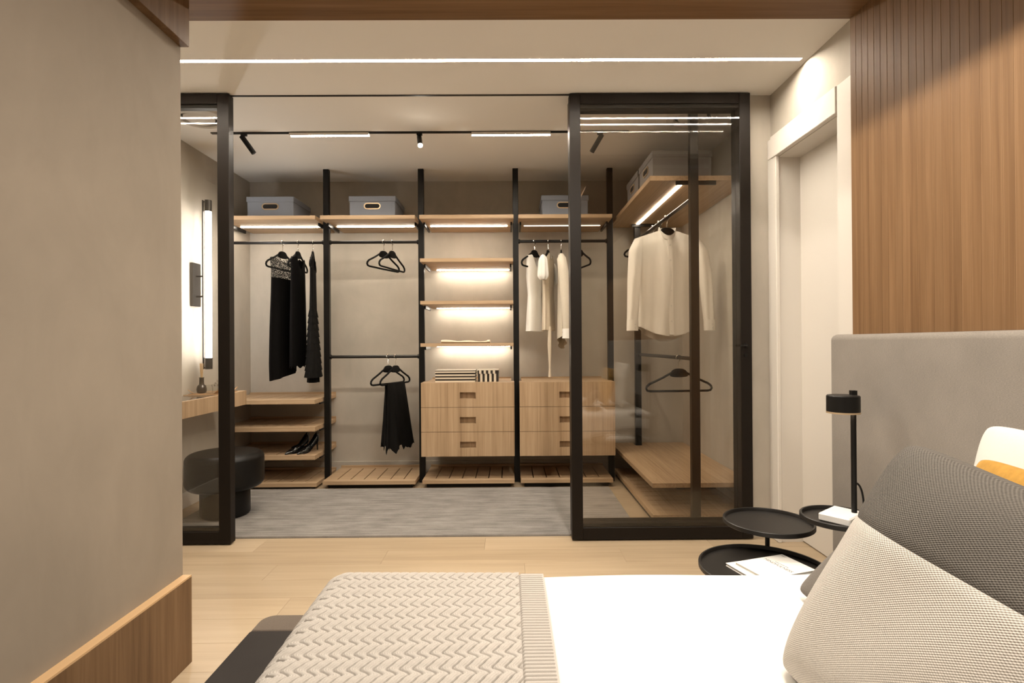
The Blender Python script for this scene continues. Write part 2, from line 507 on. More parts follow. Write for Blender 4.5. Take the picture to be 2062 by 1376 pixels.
# near wall: timber band under the ceiling and tall skirting
tb = struct(B(XN - 0.001, -1.134, -1.8, YN, 2.19, SZ, b=0.001), 'trim_1', M_wal_base)
bb = struct(B(XN - 0.001, -1.134, -1.8, YN, 0, 0.303, b=0.0008), 'baseboard_near', M_wal_base)
B(XN - 0.001, -1.1342, -1.8, YN, 0.303, 0.309).build('top_edge', M_wal_edge, bb, smooth=0)
B(XL, XL + 0.015, YN, YB, 0, 0.105, b=0.002).build('baseboard_left', M_white, None, (0, 0, 0), 0)['kind'] = 'structure'
B(XL + 0.015, XR - 0.015, YB - 0.015, YB, 0, 0.105, b=0.002).build('baseboard_back', M_plaster, None, (0, 0, 0), 0)['kind'] = 'structure'
B(XR - 0.015, XR, 3.30, YB, 0, 0.105, b=0.002).build('baseboard_right', M_plaster, None, (0, 0, 0), 0)['kind'] = 'structure'

# white room door in the right wall with its deep frame
d1 = struct(B(1.645, 1.69, 2.475, 3.062, 0.006, 2.162), 'door_1', M_white)
B(XR, 1.645, 3.062, 3.12, 0, 2.17).build('jamb', M_white, d1, smooth=0)
B(XR, 1.645, 2.44, 2.4752, 0, 2.17).build('jamb', M_white, d1, smooth=0)
B(XR, 1.645, 2.4752, 3.062, 2.162, 2.20).build('head_jamb', M_white, d1, smooth=0)
B(1.500, XR + 0.001, 3.048, 3.143, 0, 2.17, b=0.003).build('architrave', M_white, d1, smooth=0)
B(1.500, XR + 0.001, 2.355, 2.478, 0, 2.29, b=0.003).build('architrave', M_white, d1, smooth=0)
B(1.494, XR + 0.001, 2.478, 3.10, 2.165, 2.29, b=0.003).build('architrave', M_white, d1, smooth=0)
B(1.500, XR + 0.001, 3.10, 3.143, 2.17, 2.283, b=0.003).build('architrave', M_white, d1, smooth=0)

# corridor LED line, ceiling track of the sliding doors
solo(B(-2.2, 1.484, 2.7325, 2.7555, CZ + 0.004, CZ + 0.0178), 'led_ceiling_line', E_led, 'long warm white LED line set across the walkway ceiling', 'ceiling light', (-0.36, 2.744, CZ))
struct(B(-2.24, 1.384, 3.118, 3.132, CZ - 0.004, CZ + 0.004), 'trim_2', M_black)

# round air diffusers
def diffuser(loc, label):
    t = thing('ceiling_diffuser', label, 'air vent', loc, 'round ceiling vents in the dressing room')
    x, y, z = loc
    G().lathe([(0.16, 0), (0.158, -0.018), (0.120, -0.030), (0.112, -0.022), (0.112, 0)], (x, y, z)).build('outer_ring', M_vent, t)
    G().lathe([(0.113, -0.0015), (0.0, -0.0015), (0.0, -0.001), (0.113, -0.001)], (x, y, z)).build('dark_throat', M_hole, t)
    G().lathe([(0.088, -0.002), (0.088, -0.016), (0.060, -0.034), (0.0, -0.036)], (x, y, z)).build('inner_disc', M_vent, t)
diffuser((-1.915, 3.40, CZ), 'round white ceiling vent seen through the glass beside the plaster wall end')
diffuser((1.16, 3.42, CZ), 'round white ceiling vent above the hanging white shirt')

# ------------------------------------------------------------------ sliding glass doors
def sliding_door(label, x0, x1, y0, y1, panes, sw, glass, group=None, lip=True, zb=0.008):
    t = thing('sliding_glass_door', label, 'glass door', ((x0 + x1) / 2, (y0 + y1) / 2, zb), group)
    zt = CZ - 0.006
    tr, brl = 0.078, 0.088
    for a, b in ((x0, x0 + sw), (x1 - sw, x1)):
        B(a, b, y0, y1, zb, zt, b=0.002).build('stile', M_frame, t, smooth=0)
    B(x0 + sw, x1 - sw, y0, y1, zt - tr + 0.02, zt, b=0.002).build('rail', M_frame, t, smooth=0)
    B(x0 + sw, x1 - sw, y0, y1, zb, zb + brl - 0.02, b=0.002).build('rail', M_frame, t, smooth=0)
    if lip:      # stepped inner bead
        B(x0 + sw, x1 - sw, y0 + 0.012, y1 - 0.006, zt - tr, zt - tr + 0.0205).build('bead', M_black, t, smooth=0)
        B(x0 + sw, x1 - sw, y0 + 0.012, y1 - 0.006, zb + brl - 0.0205, zb + brl).build('bead', M_black, t, smooth=0)
    for yp in panes:
        B(x0 + sw - 0.006, x1 - sw + 0.006, yp - 0.002, yp + 0.002, zb + brl - 0.03, zt - tr + 0.03).build('pane', glass, t, smooth=0)
    return t
sliding_door('dark framed sliding glass panel standing behind the near plaster wall end', -2.245, -1.570, 3.080, 3.135, (3.088, 3.130), 0.066, M_glass_l)
sliding_door('outer dark framed smoked glass sliding panel in front of the white shirt', 0.352, 1.382, 3.098, 3.160, (3.104, 3.154), 0.062, M_glass)
dr_ = bpy.data.objects['sliding_glass_door.001']
G().cyl((1.345, 3.099, 1.105), (1.345, 3.078, 1.105), 0.011, 16).build('lock_rose', M_black, dr_)
G().tube([(1.345, 3.080, 1.105), (1.332, 3.072, 1.104), (1.305, 3.072, 1.104)], 0.006, 10).build('lever', M_black, dr_)
G().cyl((1.345, 3.099, 1.05), (1.345, 3.090, 1.05), 0.009, 16).build('keyhole', M_black, dr_)
sliding_door('inner dark framed smoked glass sliding panel stacked behind the outer panel', 0.358, 1.381, 3.186, 3.246, (3.216,), 0.050, M_glass_in, lip=False, zb=0.0175)

# ------------------------------------------------------------------ wardrobe system
PX = (-1.478, -0.709, 0.060, 0.829); PY = 4.456; PW = 0.019
YF = 4.25
for x, lab in zip(PX, ('black floor-to-ceiling post between the black dresses and the trousers', 'black floor-to-ceiling post between the trousers and the lit open shelves',
                       'black floor-to-ceiling post between the lit open shelves and the cream clothes', 'black floor-to-ceiling post at the inner corner beside the long corner shelf')):
    t = thing('wardrobe_post', lab, 'post', (x, PY, 0), 'black wardrobe posts')
    B(x - 0.023, x + 0.023, PY - 0.02, PY + 0.02, 0, CZ, b=0.002).build('upright', M_black, t, smooth=0)
    B(x - 0.020, x + 0.020, PY - 0.017, PY + 0.017, CZ - 0.002, CZ + 0.004).build('top_plug', M_black, t, smooth=0)
for (x, y), lab in (((1.118, 3.285), 'black floor-to-ceiling post in front of the hanging white shirt'), ((1.10, 4.66), 'black floor-to-ceiling post in the back corner behind the white shirt')):
    t = thing('wardrobe_post', lab, 'post', (x, y, 0), 'black wardrobe posts')
    B(x - 0.025, x + 0.025, y - 0.02, y + 0.02, 0, CZ, b=0.002).build('upright', M_black, t, smooth=0)
    B(x - 0.020, x + 0.020, y - 0.017, y + 0.017, CZ - 0.002, CZ + 0.004).build('top_plug', M_black, t, smooth=0)

def notched(x0, x1, y0, y1, z0, z1, q=0.022):
    return G().prism([(x0, y0), (x1, y0), (x1, 4.432), (x1 - q, 4.432), (x1 - q, y1), (x0 + q, y1), (x0 + q, 4.432), (x0, 4.432)], 'z', z0, z1)
def lit_shelf(name, label, x0, x1, z, ly, lmat, group, led=True, lx=(0.05, 0.05), lw=0.011, th=0.030, y0=YF, y1=4.785):
    t = thing(name, label, 'shelf', ((x0 + x1) / 2, (y0 + y1) / 2, z - th), group)
    notched(x0, x1, y0, y1, z - th, z).build('board', M_oak_x, t, smooth=0)
    if led:
        B(x0 + lx[0], x1 - lx[1], ly - lw, ly + lw, z - th - 0.005, z - th + 0.001).build('led_strip', lmat, t, smooth=0)
    for xb in (x0 + 0.018, x1 - 0.018):
        B(xb - 0.006, xb + 0.006, 4.38, 4.66, z - th - 0.026, z - th + 0.001).build('bracket', M_black, t, smooth=0)
    return t
TZ = 2.130
tops = ((-2.255, -1.500, 'oak top shelf with LED strip above the black dresses', E_shelf),
        (-1.462, -0.727, 'oak top shelf with LED strip above the two empty hangers', E_shelf),
        (-0.692, 0.042, 'oak top shelf with LED strip and nothing standing on it', E_shelf),
        (0.080, 0.812, 'oak top shelf with LED strip above the cream clothes', E_shelf_dim))
for x0, x1, lab, e in tops:
    lit_shelf('top_shelf', lab, x0, x1, TZ, 4.52, e, 'oak top shelves along the back wall', lw=0.011 if e is E_shelf else 0.005)
for z, lab in ((1.791, 'uppermost short oak shelf with LED strip between two black posts'), (1.460, 'middle short oak shelf with LED strip between two black posts'), (1.130, 'short oak shelf carrying the folded cream cloth')):
    lit_shelf('open_shelf', lab, -0.688, 0.036, z, 4.725, E_shelf, 'short lit shelves over the drawers', lx=(0.07, 0.03), th=0.027)

# hanging rails
def rail(label, p0, p1, r=0.0125):
    g = G().cyl(p0, p1, r, 16)
    t = thing('hanging_rail', label, 'rail', ((p0[0] + p1[0]) / 2, (p0[1] + p1[1]) / 2, p0[2]), 'black hanging rails')
    g.build('bar', M_blackrod, t)
    d = (Vector(p1) - Vector(p0)).normalized()
    for p, s in ((Vector(p0), 1), (Vector(p1), -1)):
        G().cyl(p, p + d * s * 0.012, r + 0.006, 16).build('end_socket', M_black, t)
RZ, RL = 1.957, 1.024
rail('black hanging rail carrying the black dresses', (XL, PY, RZ), (PX[0] - 0.022, PY, RZ))
rail('black hanging rail carrying two empty hangers', (PX[0] + 0.022, PY, RZ), (PX[1] - 0.022, PY, RZ))
rail('low black hanging rail carrying the black trousers', (PX[0] + 0.022, PY, RL), (PX[1] - 0.022, PY, RL))
rail('black hanging rail carrying the cream dresses', (PX[2] + 0.022, PY, RZ), (PX[3] - 0.022, PY, RZ))
rail('black hanging rail carrying the white shirt', (1.128, 3.30, 2.005), (1.108, 4.642, 2.005))
rail('low black hanging rail carrying one bare hanger below the shirt', (1.128, 3.30, 1.024), (1.108, 4.642, 1.024))

# slatted shelves
def slat_shelf(name, label, x0, x1, y0, y1, z, th, n, group, rail_f=0.045, rail_b=0.05, gap=0.008, lip=True, side=0.0, along='y', brackets=True):
    t = thing(name, label, 'shelf', ((x0 + x1) / 2, (y0 + y1) / 2, z - th), group)
    if along == 'y':
        B(x0, x1, y0, y0 + rail_f, z - th, z, b=0.001).build('front_rail', M_oak_x, t, smooth=0)
        B(x0, x1, y1 - rail_b, y1, z - th, z, b=0.001).build('back_rail', M_oak_x, t, smooth=0)
        w = (x1 - x0 - gap * (n - 1)) / n
        for i in range(n):
            a = x0 + i * (w + gap)
            B(a, a + w, y0 + rail_f, y1 - rail_b, z - th, z, b=0.0006).build('slat', M_oak_x, t, smooth=0)
        if lip: B(x0, x1, y1 - 0.018, y1, z - 0.001, z + 0.016).build('back_lip', M_oak_x, t, smooth=0)
        B(x0 + 0.004, x1 - 0.004, y0 + rail_f, y1 - rail_b, z - th + 0.001, z - th + 0.004).build('under_panel', M_dkbrown, t, smooth=0)
        if brackets:
            for xb in (x0 + 0.012, x1 - 0.012):
                B(xb - 0.006, xb + 0.006, 4.40, 4.62, z - th - 0.016, z - th + 0.001).build('bracket', M_black, t, smooth=0)
    else:
        B(x0, x0 + rail_f, y0, y1, z - th, z, b=0.001).build('front_rail', M_oak_y, t, smooth=0)
        B(x1 - rail_b, x1, y0, y1, z - th, z, b=0.001).build('back_rail', M_oak_y, t, smooth=0)
        w = (y1 - y0 - gap * (n - 1)) / n
        for i in range(n):
            a = y0 + i * (w + gap)
            B(x0 + rail_f, x1 - rail_b, a, a + w, z - th, z, b=0.0006).build('slat', M_oak_y, t, smooth=0)
        B(x0 + rail_f, x1 - rail_b, y0 + 0.004, y1 - 0.004, z - th + 0.001, z - th + 0.004).build('under_panel', M_dkbrown, t, smooth=0)
    return t
for z, lab in ((0.697, 'slatted oak shelf level with the console, below the black dresses'), (0.484, 'slatted oak shelf above the black shoes'), (0.264, 'slatted oak shelf carrying the black shoes')):
    slat_shelf('shoe_shelf', lab, -2.255, -1.512, YF, 4.78, z, 0.034, 7, 'slatted shoe shelves below the dresses', gap=0.006)
for x0, x1, z, lab in ((-2.255, -1.500, 0.050, 'low slatted oak platform under the shoe shelves'), (-1.454, -0.733, 0.064, 'low slatted oak platform below the trousers'),
                    (-0.680, 0.037, 0.066, 'low slatted oak platform under the drawers with striped boxes on top'), (0.086, 0.805, 0.067, 'low slatted oak platform under the drawers by the glass door')):
    t = slat_shelf('floor_platform', lab, x0, x1, YF, 4.74, z, 0.030, 7, 'slatted floor platforms', rail_f=0.05, rail_b=0.06, lip=True, brackets=False)
    B(x0 + 0.03, x1 - 0.03, YF + 0.04, 4.72, 0, z - 0.030).build('plinth', M_black, t, smooth=0)

# corner unit along the right wall
SX0, SX1, SY0, SY1 = 0.885, 1.515, 3.392, 4.78
def corner_board(y0, z0, z1):      # cut out round the corner post at (1.10, 4.66)
    return G().prism([(SX0, y0), (SX1, y0), (SX1, SY1), (1.1255, SY1), (1.1255, 4.6395), (1.0745, 4.6395), (1.0745, SY1), (SX0, SY1)], 'z', z0, z1)
t = thing('corner_top_shelf', 'long oak top shelf with LED strip above the white shirt', 'shelf', (1.2, 4.0, TZ - 0.03))
corner_board(SY0, TZ + 0.003, TZ + 0.033).build('board', M_oak_y, t, smooth=0)
G().box(1.088, 1.112, 3.43, 4.63, TZ - 0.002, TZ + 0.004).build('led_strip', E_shelf, t, smooth=0)
for yb in (3.405, 4.632):
    B(1.05, 1.30, yb - 0.007, yb + 0.007, TZ - 0.021, TZ + 0.004).build('bracket', M_black, t, smooth=0)
t = thing('corner_low_shelf', 'long plain oak shelf low along the wall below the bare hanger', 'shelf', (1.2, 4.0, 0.22))
corner_board(3.388, 0.222, 0.250).build('board', M_oak_y, t, smooth=0)
for yb in (3.45, 4.632):
    B(1.05, 1.30, yb - 0.007, yb + 0.007, 0.198, 0.223).build('bracket', M_black, t, smooth=0)
t = slat_shelf('corner_floor_platform', 'long slatted oak platform on the floor under the low corner shelf', SX0, SX1, 3.374, 4.640, 0.058, 0.030, 12, None, along='x')
B(SX0 + 0.012, SX1 - 0.03, 3.40, 4.62, 0, 0.029).build('plinth', M_black, t, smooth=0)

# drawer units
def drawer_unit(label, x0, x1, post_l, post_r):
    t = thing('drawer_unit', label, 'drawers', ((x0 + x1) / 2, 4.5, 0.247), 'oak drawer units under the shelves')
    zt, zb = 0.822, 0.247
    notched(x0, x1, YF, 4.765, zt - 0.022, zt).build('top_board', M_oak_x, t, smooth=0)
    B(x0 + 0.022, x1 - 0.022, 4.745, 4.765, zt - 0.001, zt + 0.012).build('back_lip', M_oak_x, t, smooth=0)
    notched(x0 + 0.001, x1 - 0.001, YF + 0.042, 4.765, zb, zt - 0.022).build('carcass', M_oak_z, t, smooth=0)
    h = (zt - zb) / 3
    cx = (x0 + x1) / 2
    for i in range(3):
        a = zb + i * h + 0.0015; b = zb + (i + 1) * h - 0.0015
        if i == 2: b = zt - 0.0005
        y0, y1 = YF - 0.001, YF + 0.0415
        hx0, hx1 = cx - 0.062, cx + 0.062; hz1 = (a + b) / 2 + 0.020; hz0 = hz1 - 0.050
        g = G()
        g.box(x0, hx0, y0, y1, a, b); g.box(hx1, x1, y0, y1, a, b)
        g.box(hx0, hx1, y0, y1, a, hz0); g.box(hx0, hx1, y0, y1, hz1, b)
        dr = g.build('drawer', M_oak_z, t, smooth=0)
        g2 = G().box(hx0, hx1, y1 - 0.003, y1, hz0, hz1)
        g2.box(hx0, hx1, y0 + 0.004, y1, hz1 - 0.0015, hz1)
        g2.build('recessed_handle', M_oak_z, dr, smooth=0)
drawer_unit('three drawer oak unit with striped boxes on top', -0.686, 0.039, 0, 0)
drawer_unit('three drawer oak unit half behind the smoked glass door', 0.080, 0.823, 0, 0)

# ------------------------------------------------------------------ storage boxes
def storage_box(label, cx, y0, w, d, h, z, mat, rz=0.0, loc=None, group='lidded storage boxes on the top shelves'):
    """built facing -Y at the origin, then turned"""
    loc = loc or (cx, y0, z)
    t = thing('storage_box', label, 'box', loc, group)
    def L(g, name, m, par): 
        g.v = [(p[0] + loc[0], p[1] + loc[1], p[2] + loc[2]) for p in g.v]
        return g.build(name, m, par, smooth=35)
    body = G().box(-w / 2 + 0.006, w / 2 - 0.006, 0.006, d - 0.006, 0, h - 0.01, b=0.002)
    L(body, 'carton', mat, t)
    lid = L(G().box(-w / 2, w / 2, 0, d, h - 0.042, h, b=0.003), 'lid', mat, t)
    # oval grip: brass ring and dark hole
    def stadium(a, b, n=10):
        p = []
        for k in range(n + 1):
            q = -pi / 2 + pi * k / n; p.append((a + b * math.cos(q), b * math.sin(q)))
        for k in range(n + 1):
            q = pi / 2 + pi * k / n; p.append((-a + b * math.cos(q), b * math.sin(q)))
        return p
    zc = h * 0.54
    g = G(); o = [(x, z_ + zc) for x, z_ in stadium(0.041, 0.0255)]; i = [(x, z_ + zc) for x, z_ in stadium(0.041, 0.0175)]
    n = len(o)
    vs = [(x, 0.0065, z_) for x, z_ in o] + [(x, 0.001, z_) for x, z_ in o] + [(x, 0.001, z_) for x, z_ in i] + [(x, 0.0065, z_) for x, z_ in i]
    fs = []
    for r_ in range(3):
        for k in range(n):
            l = (k + 1) % n; fs.append((r_ * n + k, r_ * n + l, (r_ + 1) * n + l, (r_ + 1) * n + k))
    g.add(vs, fs)
    gr = L(g, 'grip_ring', M_brass, t)
    L(G().prism([(x, z_) for x, z_ in i], 'y', 0.004, 0.0062), 'grip_hole', M_hole, t)
    t.rotation_euler = (0, 0, rz)
    return t
storage_box('blue grey lidded box on the shelf above the black dresses', -1.886, 4.335, 0.376, 0.375, 0.172, TZ, M_box)
storage_box('blue grey lidded box on the shelf above the empty hangers', -1.078, 4.335, 0.372, 0.375, 0.172, TZ, M_box)
storage_box('blue grey lidded box on the shelf above the cream clothes', 0.454, 4.335, 0.376, 0.375, 0.172, TZ, M_box)
storage_box('dark grey lidded box over the end of the corner shelf', 0, 0, 0.36, 0.385, 0.180, 0, M_box_dark, -pi / 2, (0.915, 3.635, TZ + 0.033), 'dark grey boxes on the corner shelf')
storage_box('dark grey lidded box behind another on the corner shelf', 0, 0, 0.36, 0.385, 0.180, 0, M_box_dark, -pi / 2, (0.915, 4.03, TZ + 0.033), 'dark grey boxes on the corner shelf')

# striped boxes on the drawers
t = thing('striped_box', 'flat cream box with dark horizontal stripes on the drawers', 'box', (-0.42, 4.42, 0.822))
bx0, bx1, by0, by1 = -0.583, -0.268, 4.31, 4.50
zc = 0.822
for k in range(8):
    m = M_cream if k % 2 == 0 else M_dkbrown
    hh = 0.0122
    B(bx0 + (0 if k < 6 else -0.002), bx1 + (0 if k < 6 else 0.002), by0 - (0 if k < 6 else 0.002), by1, zc, zc + hh - (0.0 if k < 7 else 0.006), b=0.0008).build('stripe_band', m, t, smooth=0)
    zc += hh
B(bx0 - 0.002, bx1 + 0.002, by0 - 0.002, by1, zc - 0.0061, zc - 0.003).build('lid_top', M_cream, t, smooth=0)
t = thing('striped_box', 'small cream box with dark vertical stripes on the drawers', 'box', (-0.165, 4.40, 0.822))
bx0 = -0.248; w = 0.163 / 9
for k in range(9):
    m = M_dkbrown if k % 2 == 0 else M_cream
    B(bx0 + k * w, bx0 + (k + 1) * w, 4.33, 4.49, 0.822, 0.886).build('stripe_band', m, t, smooth=0)
    m2 = M_dkbrown if k % 2 == 0 else M_cream
    B(bx0 + k * w - 0.002 - 0.006 * (k > 0), bx0 + (k + 1) * w - 0.008 + (0.010 if k == 8 else 0), 4.327, 4.492, 0.8862, 0.912).build('lid_stripe', m2, t, smooth=0)
B(bx0 - 0.002, bx0 + 0.165, 4.327, 4.492, 0.912, 0.918, b=0.001).build('lid_top', M_cream, t, smooth=0)

# folded cloth on the open shelf
g = G(); nu, nv = 40, 14
pts = []
for i in range(nu):
    u = i / (nu - 1)
    for j in range(nv):
        a = 2 * pi * j / nv
        x = -0.535 + 0.385 * u
        y = 4.40 + 0.10 * math.cos(a) * (1 - 0.1 * math.sin(u * 9))
        hh = 0.016 + 0.010 * (1 - u) ** 2 + 0.004 * math.sin(u * 14) * (a < pi) + (0.006 if u > 0.93 else 0)
        z = 1.130 + hh / 2 + hh / 2 * max(-1, min(1, 1.6 * math.sin(a)))
        pts.append((x, y, max(z, 1.1302)))
g.grid(pts, nu, nv, cv=True); g.f.append(tuple(range(nv))); g.f.append(tuple((nu - 1) * nv + k for k in range(nv)))
solo(g, 'folded_cloth', M_cream_cloth, 'flat folded cream cloth on the short shelf', 'cloth', (-0.34, 4.4, 1.13), smooth=60)

# ------------------------------------------------------------------ hangers and clothes (local frame: rail at the origin, hanger along X)
def make_hanger():
    t = thing('clothes_hanger', 'slim black velvet hanger', 'hanger', (0, 0, 0), 'bare black hangers')
    pts = []
    prof = [(0.0, -0.088), (0.030, -0.092), (0.065, -0.108), (0.110, -0.132), (0.160, -0.155), (0.198, -0.172), (0.217, -0.188), (0.2225, -0.203), (0.214, -0.216), (0.195, -0.220)]
    path = [(x, 0, z) for x, z in prof] + [(0.10, 0, -0.2205), (0, 0, -0.221), (-0.10, 0, -0.2205)] + [(-x, 0, z) for x, z in prof[::-1][:-1]]
    G().tube(path, 0.0075, 8, closed=True).build('yoke', M_velvet, t)
    # half-round neck plate with a small eye
    g = G(); n = 28
    ring = []; inn = []
    for k in range(n):
        a = 2 * pi * k / n
        sx_, cz_ = math.cos(a), math.sin(a)
        ring.append((0.060 * math.copysign(abs(sx_) ** 0.8, sx_), (-0.118 + 0.046 * cz_) if cz_ > 0 else (-0.118 + 0.012 * cz_)))
        inn.append((0.0055 * sx_, -0.092 + 0.0055 * cz_))
    vs = [(x, -0.0055, z) for x, z in ring] + [(x, 0.0055, z) for x, z in ring] + [(x, 0.0055, z) for x, z in inn] + [(x, -0.0055, z) for x, z in inn]
    fs = [(r_ * n + k, r_ * n + (k + 1) % n, ((r_ + 1) % 4) * n + (k + 1) % n, ((r_ + 1) % 4) * n + k) for r_ in range(4) for k in range(n)]
    g.add(vs, fs).build('neck_plate', M_velvet, t)
    G().tube([(0, 0, -0.068), (0, 0, -0.030)] + [(0.0188 * math.cos(a), 0, 0.0005 + 0.0155 * math.sin(a)) for a in [(-0.38 + 1.5 * k / 12) * pi for k in range(13)]], 0.0030, 6).build('hook', M_chrome, t)
    return t
R = math.radians
hanger0 = make_hanger(); used = [False]
def hanger(loc, rz, label, group):
    if not used[0]:
        used[0] = True
        hanger0.location = loc; hanger0.rotation_euler = (0, 0, rz); hanger0['label'] = label; hanger0['group'] = group
        ORG[hanger0.name] = loc
        return hanger0
    return dup(hanger0, loc, rz, label, group)
GB = 'bare black hangers'
hanger((-1.015, PY, RZ), R(68), 'bare black hanger on the high rail, beside the hanger by the black post', GB)
hanger((-0.945, PY, RZ), R(75), 'bare black hanger on the high rail, next to the black post of the open shelves', GB)
hanger((-0.985, PY, RL), R(66), 'bare black hanger on the low rail beside the trousers', GB)
hanger((0.585, PY, RZ), R(-76), 'bare black hanger on the cream clothes rail, seen through the smoked glass', GB)
hanger((1.121, 3.60, RL), R(4), 'wide black hanger hanging bare on the low corner rail', GB)
hanger((1.116, 4.02, 2.005), R(3), 'bare black hanger behind the white shirt, closer to it', GB)
hanger((1.113, 4.18, 2.005), R(-2), 'bare black hanger farthest behind the white shirt', GB)
GW = 'black hangers holding clothes'
hanger((-1.838, PY, RZ), R(80), 'black hanger holding the lace top dress', GW)
hanger((-1.712, PY, RZ), R(92), 'black hanger holding the plain sleeveless black dress', GW)
hanger((-1.592, PY, RZ), R(104), 'black hanger holding the tiered black dress', GW)
hanger((-0.925, PY, RL), R(70), 'black hanger holding the folded black trousers', GW)
hanger((0.215, PY, RZ), R(60), 'black hanger holding the white sleeveless dress', GW)
hanger((0.325, PY, RZ), R(76), 'black hanger holding the puff sleeve cream dress', GW)
hanger((0.432, PY, RZ), R(84), 'black hanger holding the sand coloured blouse by the door stile', GW)
hanger((1.119, 3.845, 2.005), R(5), 'black hanger holding the white long sleeved shirt', GW)

def at(loc, rz, pts):
    c, s_ = math.cos(rz), math.sin(rz)
    return [(loc[0] + p[0] * c - p[1] * s_, loc[1] + p[0] * s_ + p[1] * c, loc[2] + p[2]) for p in pts]

def loft(loc, rz, rings, n=64, fold=(0.0, 0.02), kf=7, ph=0.0, shoulder=None, hem=None, nz=34, twist=0.0, t0=0.0, t1=1.0, open_top=True):
    """cloth tube through rings (z, half width, half depth, cx); folds grow from fold[0] to fold[1]"""
    zs = [r_[0] for r_ in rings]
    tt = [(zs[0] - z) / (zs[0] - zs[-1]) for z in zs]
    pts = []
    for i in range(nz):
        t = t0 + (t1 - t0) * i / (nz - 1)
        hw = np.interp(t, tt, [r_[1] for r_ in rings]); hd = np.interp(t, tt, [r_[2] for r_ in rings]); cx = np.interp(t, tt, [r_[3] for r_ in rings])
        z = zs[0] + (zs[-1] - zs[0]) * t
        amp = fold[0] + (fold[1] - fold[0]) * t
        for k in range(n):
            a = 2 * pi * k / n
            w = math.cos(kf * a + ph + twist * t) + 0.5 * math.cos((kf * 2 - 3) * a + 1.3 + ph)
            ca, sa = math.cos(a), math.sin(a)
            x = cx + (hw + amp * 0.4 * w) * math.copysign(abs(ca) ** 0.85, ca)
            y = (hd + amp * w) * sa
            zz = z
            if shoulder: zz += shoulder(x, sa) * max(0.0, 1 - t * 3.2)
            if hem: zz += hem(a) * t ** 3
            pts.append((x, y, zz))
    g = G(); g.grid(at(loc, rz, pts), nz, n, cv=True)
    return g

def cloth(name, parts, label, cat, loc, group):
    """parts: list of (part name, G, material)"""
    t = thing(name, label, cat, loc, group)
    for pn, g, m in parts: g.build(pn, m, t, smooth=75)
    return t

def shoulders(neck, depth_f, depth_b, slope=0.28):
    def f(x, sa):
        ax = abs(x)
        if ax < neck:
            d = depth_f if sa < 0 else depth_b
            return -d * math.cos(ax / neck * pi / 2) ** 1.6 - slope * neck * (0.75 + 0.25 * (ax / neck) ** 2)
        return -slope * ax
    return f

# lace-top dress
l1, a1 = (-1.838, PY, RZ), R(80)
sh = shoulders(0.085, 0.07, 0.03, 0.25)
rt = [(-0.100, 0.165, 0.022, 0), (-0.16, 0.165, 0.026, 0), (-0.24, 0.150, 0.028, 0), (-0.30, 0.150, 0.030, 0)]
rb = [(-0.298, 0.151, 0.031, 0), (-0.42, 0.155, 0.033, 0), (-0.70, 0.175, 0.036, 0), (-0.95, 0.185, 0.038, 0), (-1.065, 0.180, 0.038, 0)]
cloth('lace_top_dress', [('lace_bodice', loft(l1, a1, rt, fold=(0, 0.002), shoulder=sh, nz=20), M_lace),
                         ('skirt', loft(l1, a1, rb, fold=(0.002, 0.009), kf=6, hem=lambda a: 0.03 * math.cos(a) - 0.02), M_cloth_black)],
      'long black dress with a sheer lace bodice on the high rail', 'dress', l1, 'black dresses on the rail')
# plain dress
l2, a2 = (-1.712, PY, RZ), R(92)
rp = [(-0.098, 0.150, 0.022, 0), (-0.2, 0.145, 0.027, 0), (-0.4, 0.15, 0.030, 0), (-0.7, 0.165, 0.030, 0), (-1.01, 0.17, 0.029, 0)]
cloth('sleeveless_dress', [('gown', loft(l2, a2, rp, fold=(0, 0.007), kf=5, ph=0.7, shoulder=shoulders(0.09, 0.10, 0.05), hem=lambda a: 0.012 * math.cos(9 * a)), M_cloth_black)],
      'plain sleeveless black dress between the lace and the tiered dresses', 'dress', l2, 'black dresses on the rail')
# tiered dress
l3, a3 = (-1.592, PY, RZ), R(104)
rs = [(-0.10, 0.150, 0.017, 0), (-0.33, 0.140, 0.020, 0), (-0.55, 0.14, 0.024, 0)]
parts = [('bodice', loft(l3, a3, rs, fold=(0, 0.003), shoulder=shoulders(0.10, 0.16, 0.12), nz=24), M_cloth_black2)]
z0 = -0.545
for k in range(10):
    f0 = 0.022 + 0.0038 * k
    parts.append(('ruffle_tier', loft(l3, a3, [(z0, 0.138 + 0.004 * k, f0, 0), (z0 - 0.062, 0.146 + 0.004 * k, f0 + 0.010, 0)], fold=(0.002, 0.005), kf=11, ph=k * 0.9, nz=5), M_cloth_black2))
    z0 -= 0.054
parts.append(('lining', loft(l3, a3, [(z0, 0.12, 0.045, 0), (z0 - 0.05, 0.12, 0.047, 0)], fold=(0.002, 0.004), nz=4), M_cloth_black))
cloth('tiered_dress', parts, 'black dress with ruffled tiers hanging next to the black post', 'dress', l3, 'black dresses on the rail')
# trousers folded over the hanger bar
l4, a4 = (-0.925, PY, RL), R(70)
parts = []
for side, sg in ((0, -1), (1, 1)):
    rr = [(-0.212, 0.130, 0.007, -0.01), (-0.30, 0.140, 0.020, 0.0), (-0.5, 0.165, 0.034, 0.02), (-0.74 + 0.03 * side, 0.200, 0.046, 0.04)]
    g = loft((l4[0] - sg * 0.012 * math.sin(a4), l4[1] + sg * 0.012 * math.cos(a4), l4[2]), a4, rr, fold=(0.001, 0.022), kf=6 + side, ph=side * 1.4, hem=lambda a: 0.018 * math.cos(7 * a) + 0.014 * math.sin(17 * a) + 0.010 * math.sin(29 * a))
    parts.append(('trouser_leg', g, M_cloth_black2))
fold_pts = []
for i in range(12):
    u = -0.128 + 0.236 * i / 11
    for j in range(9):
        b_ = pi * j / 8
        fold_pts.append((u, 0.016 * math.cos(b_), -0.214 + 0.007 * math.sin(b_)))
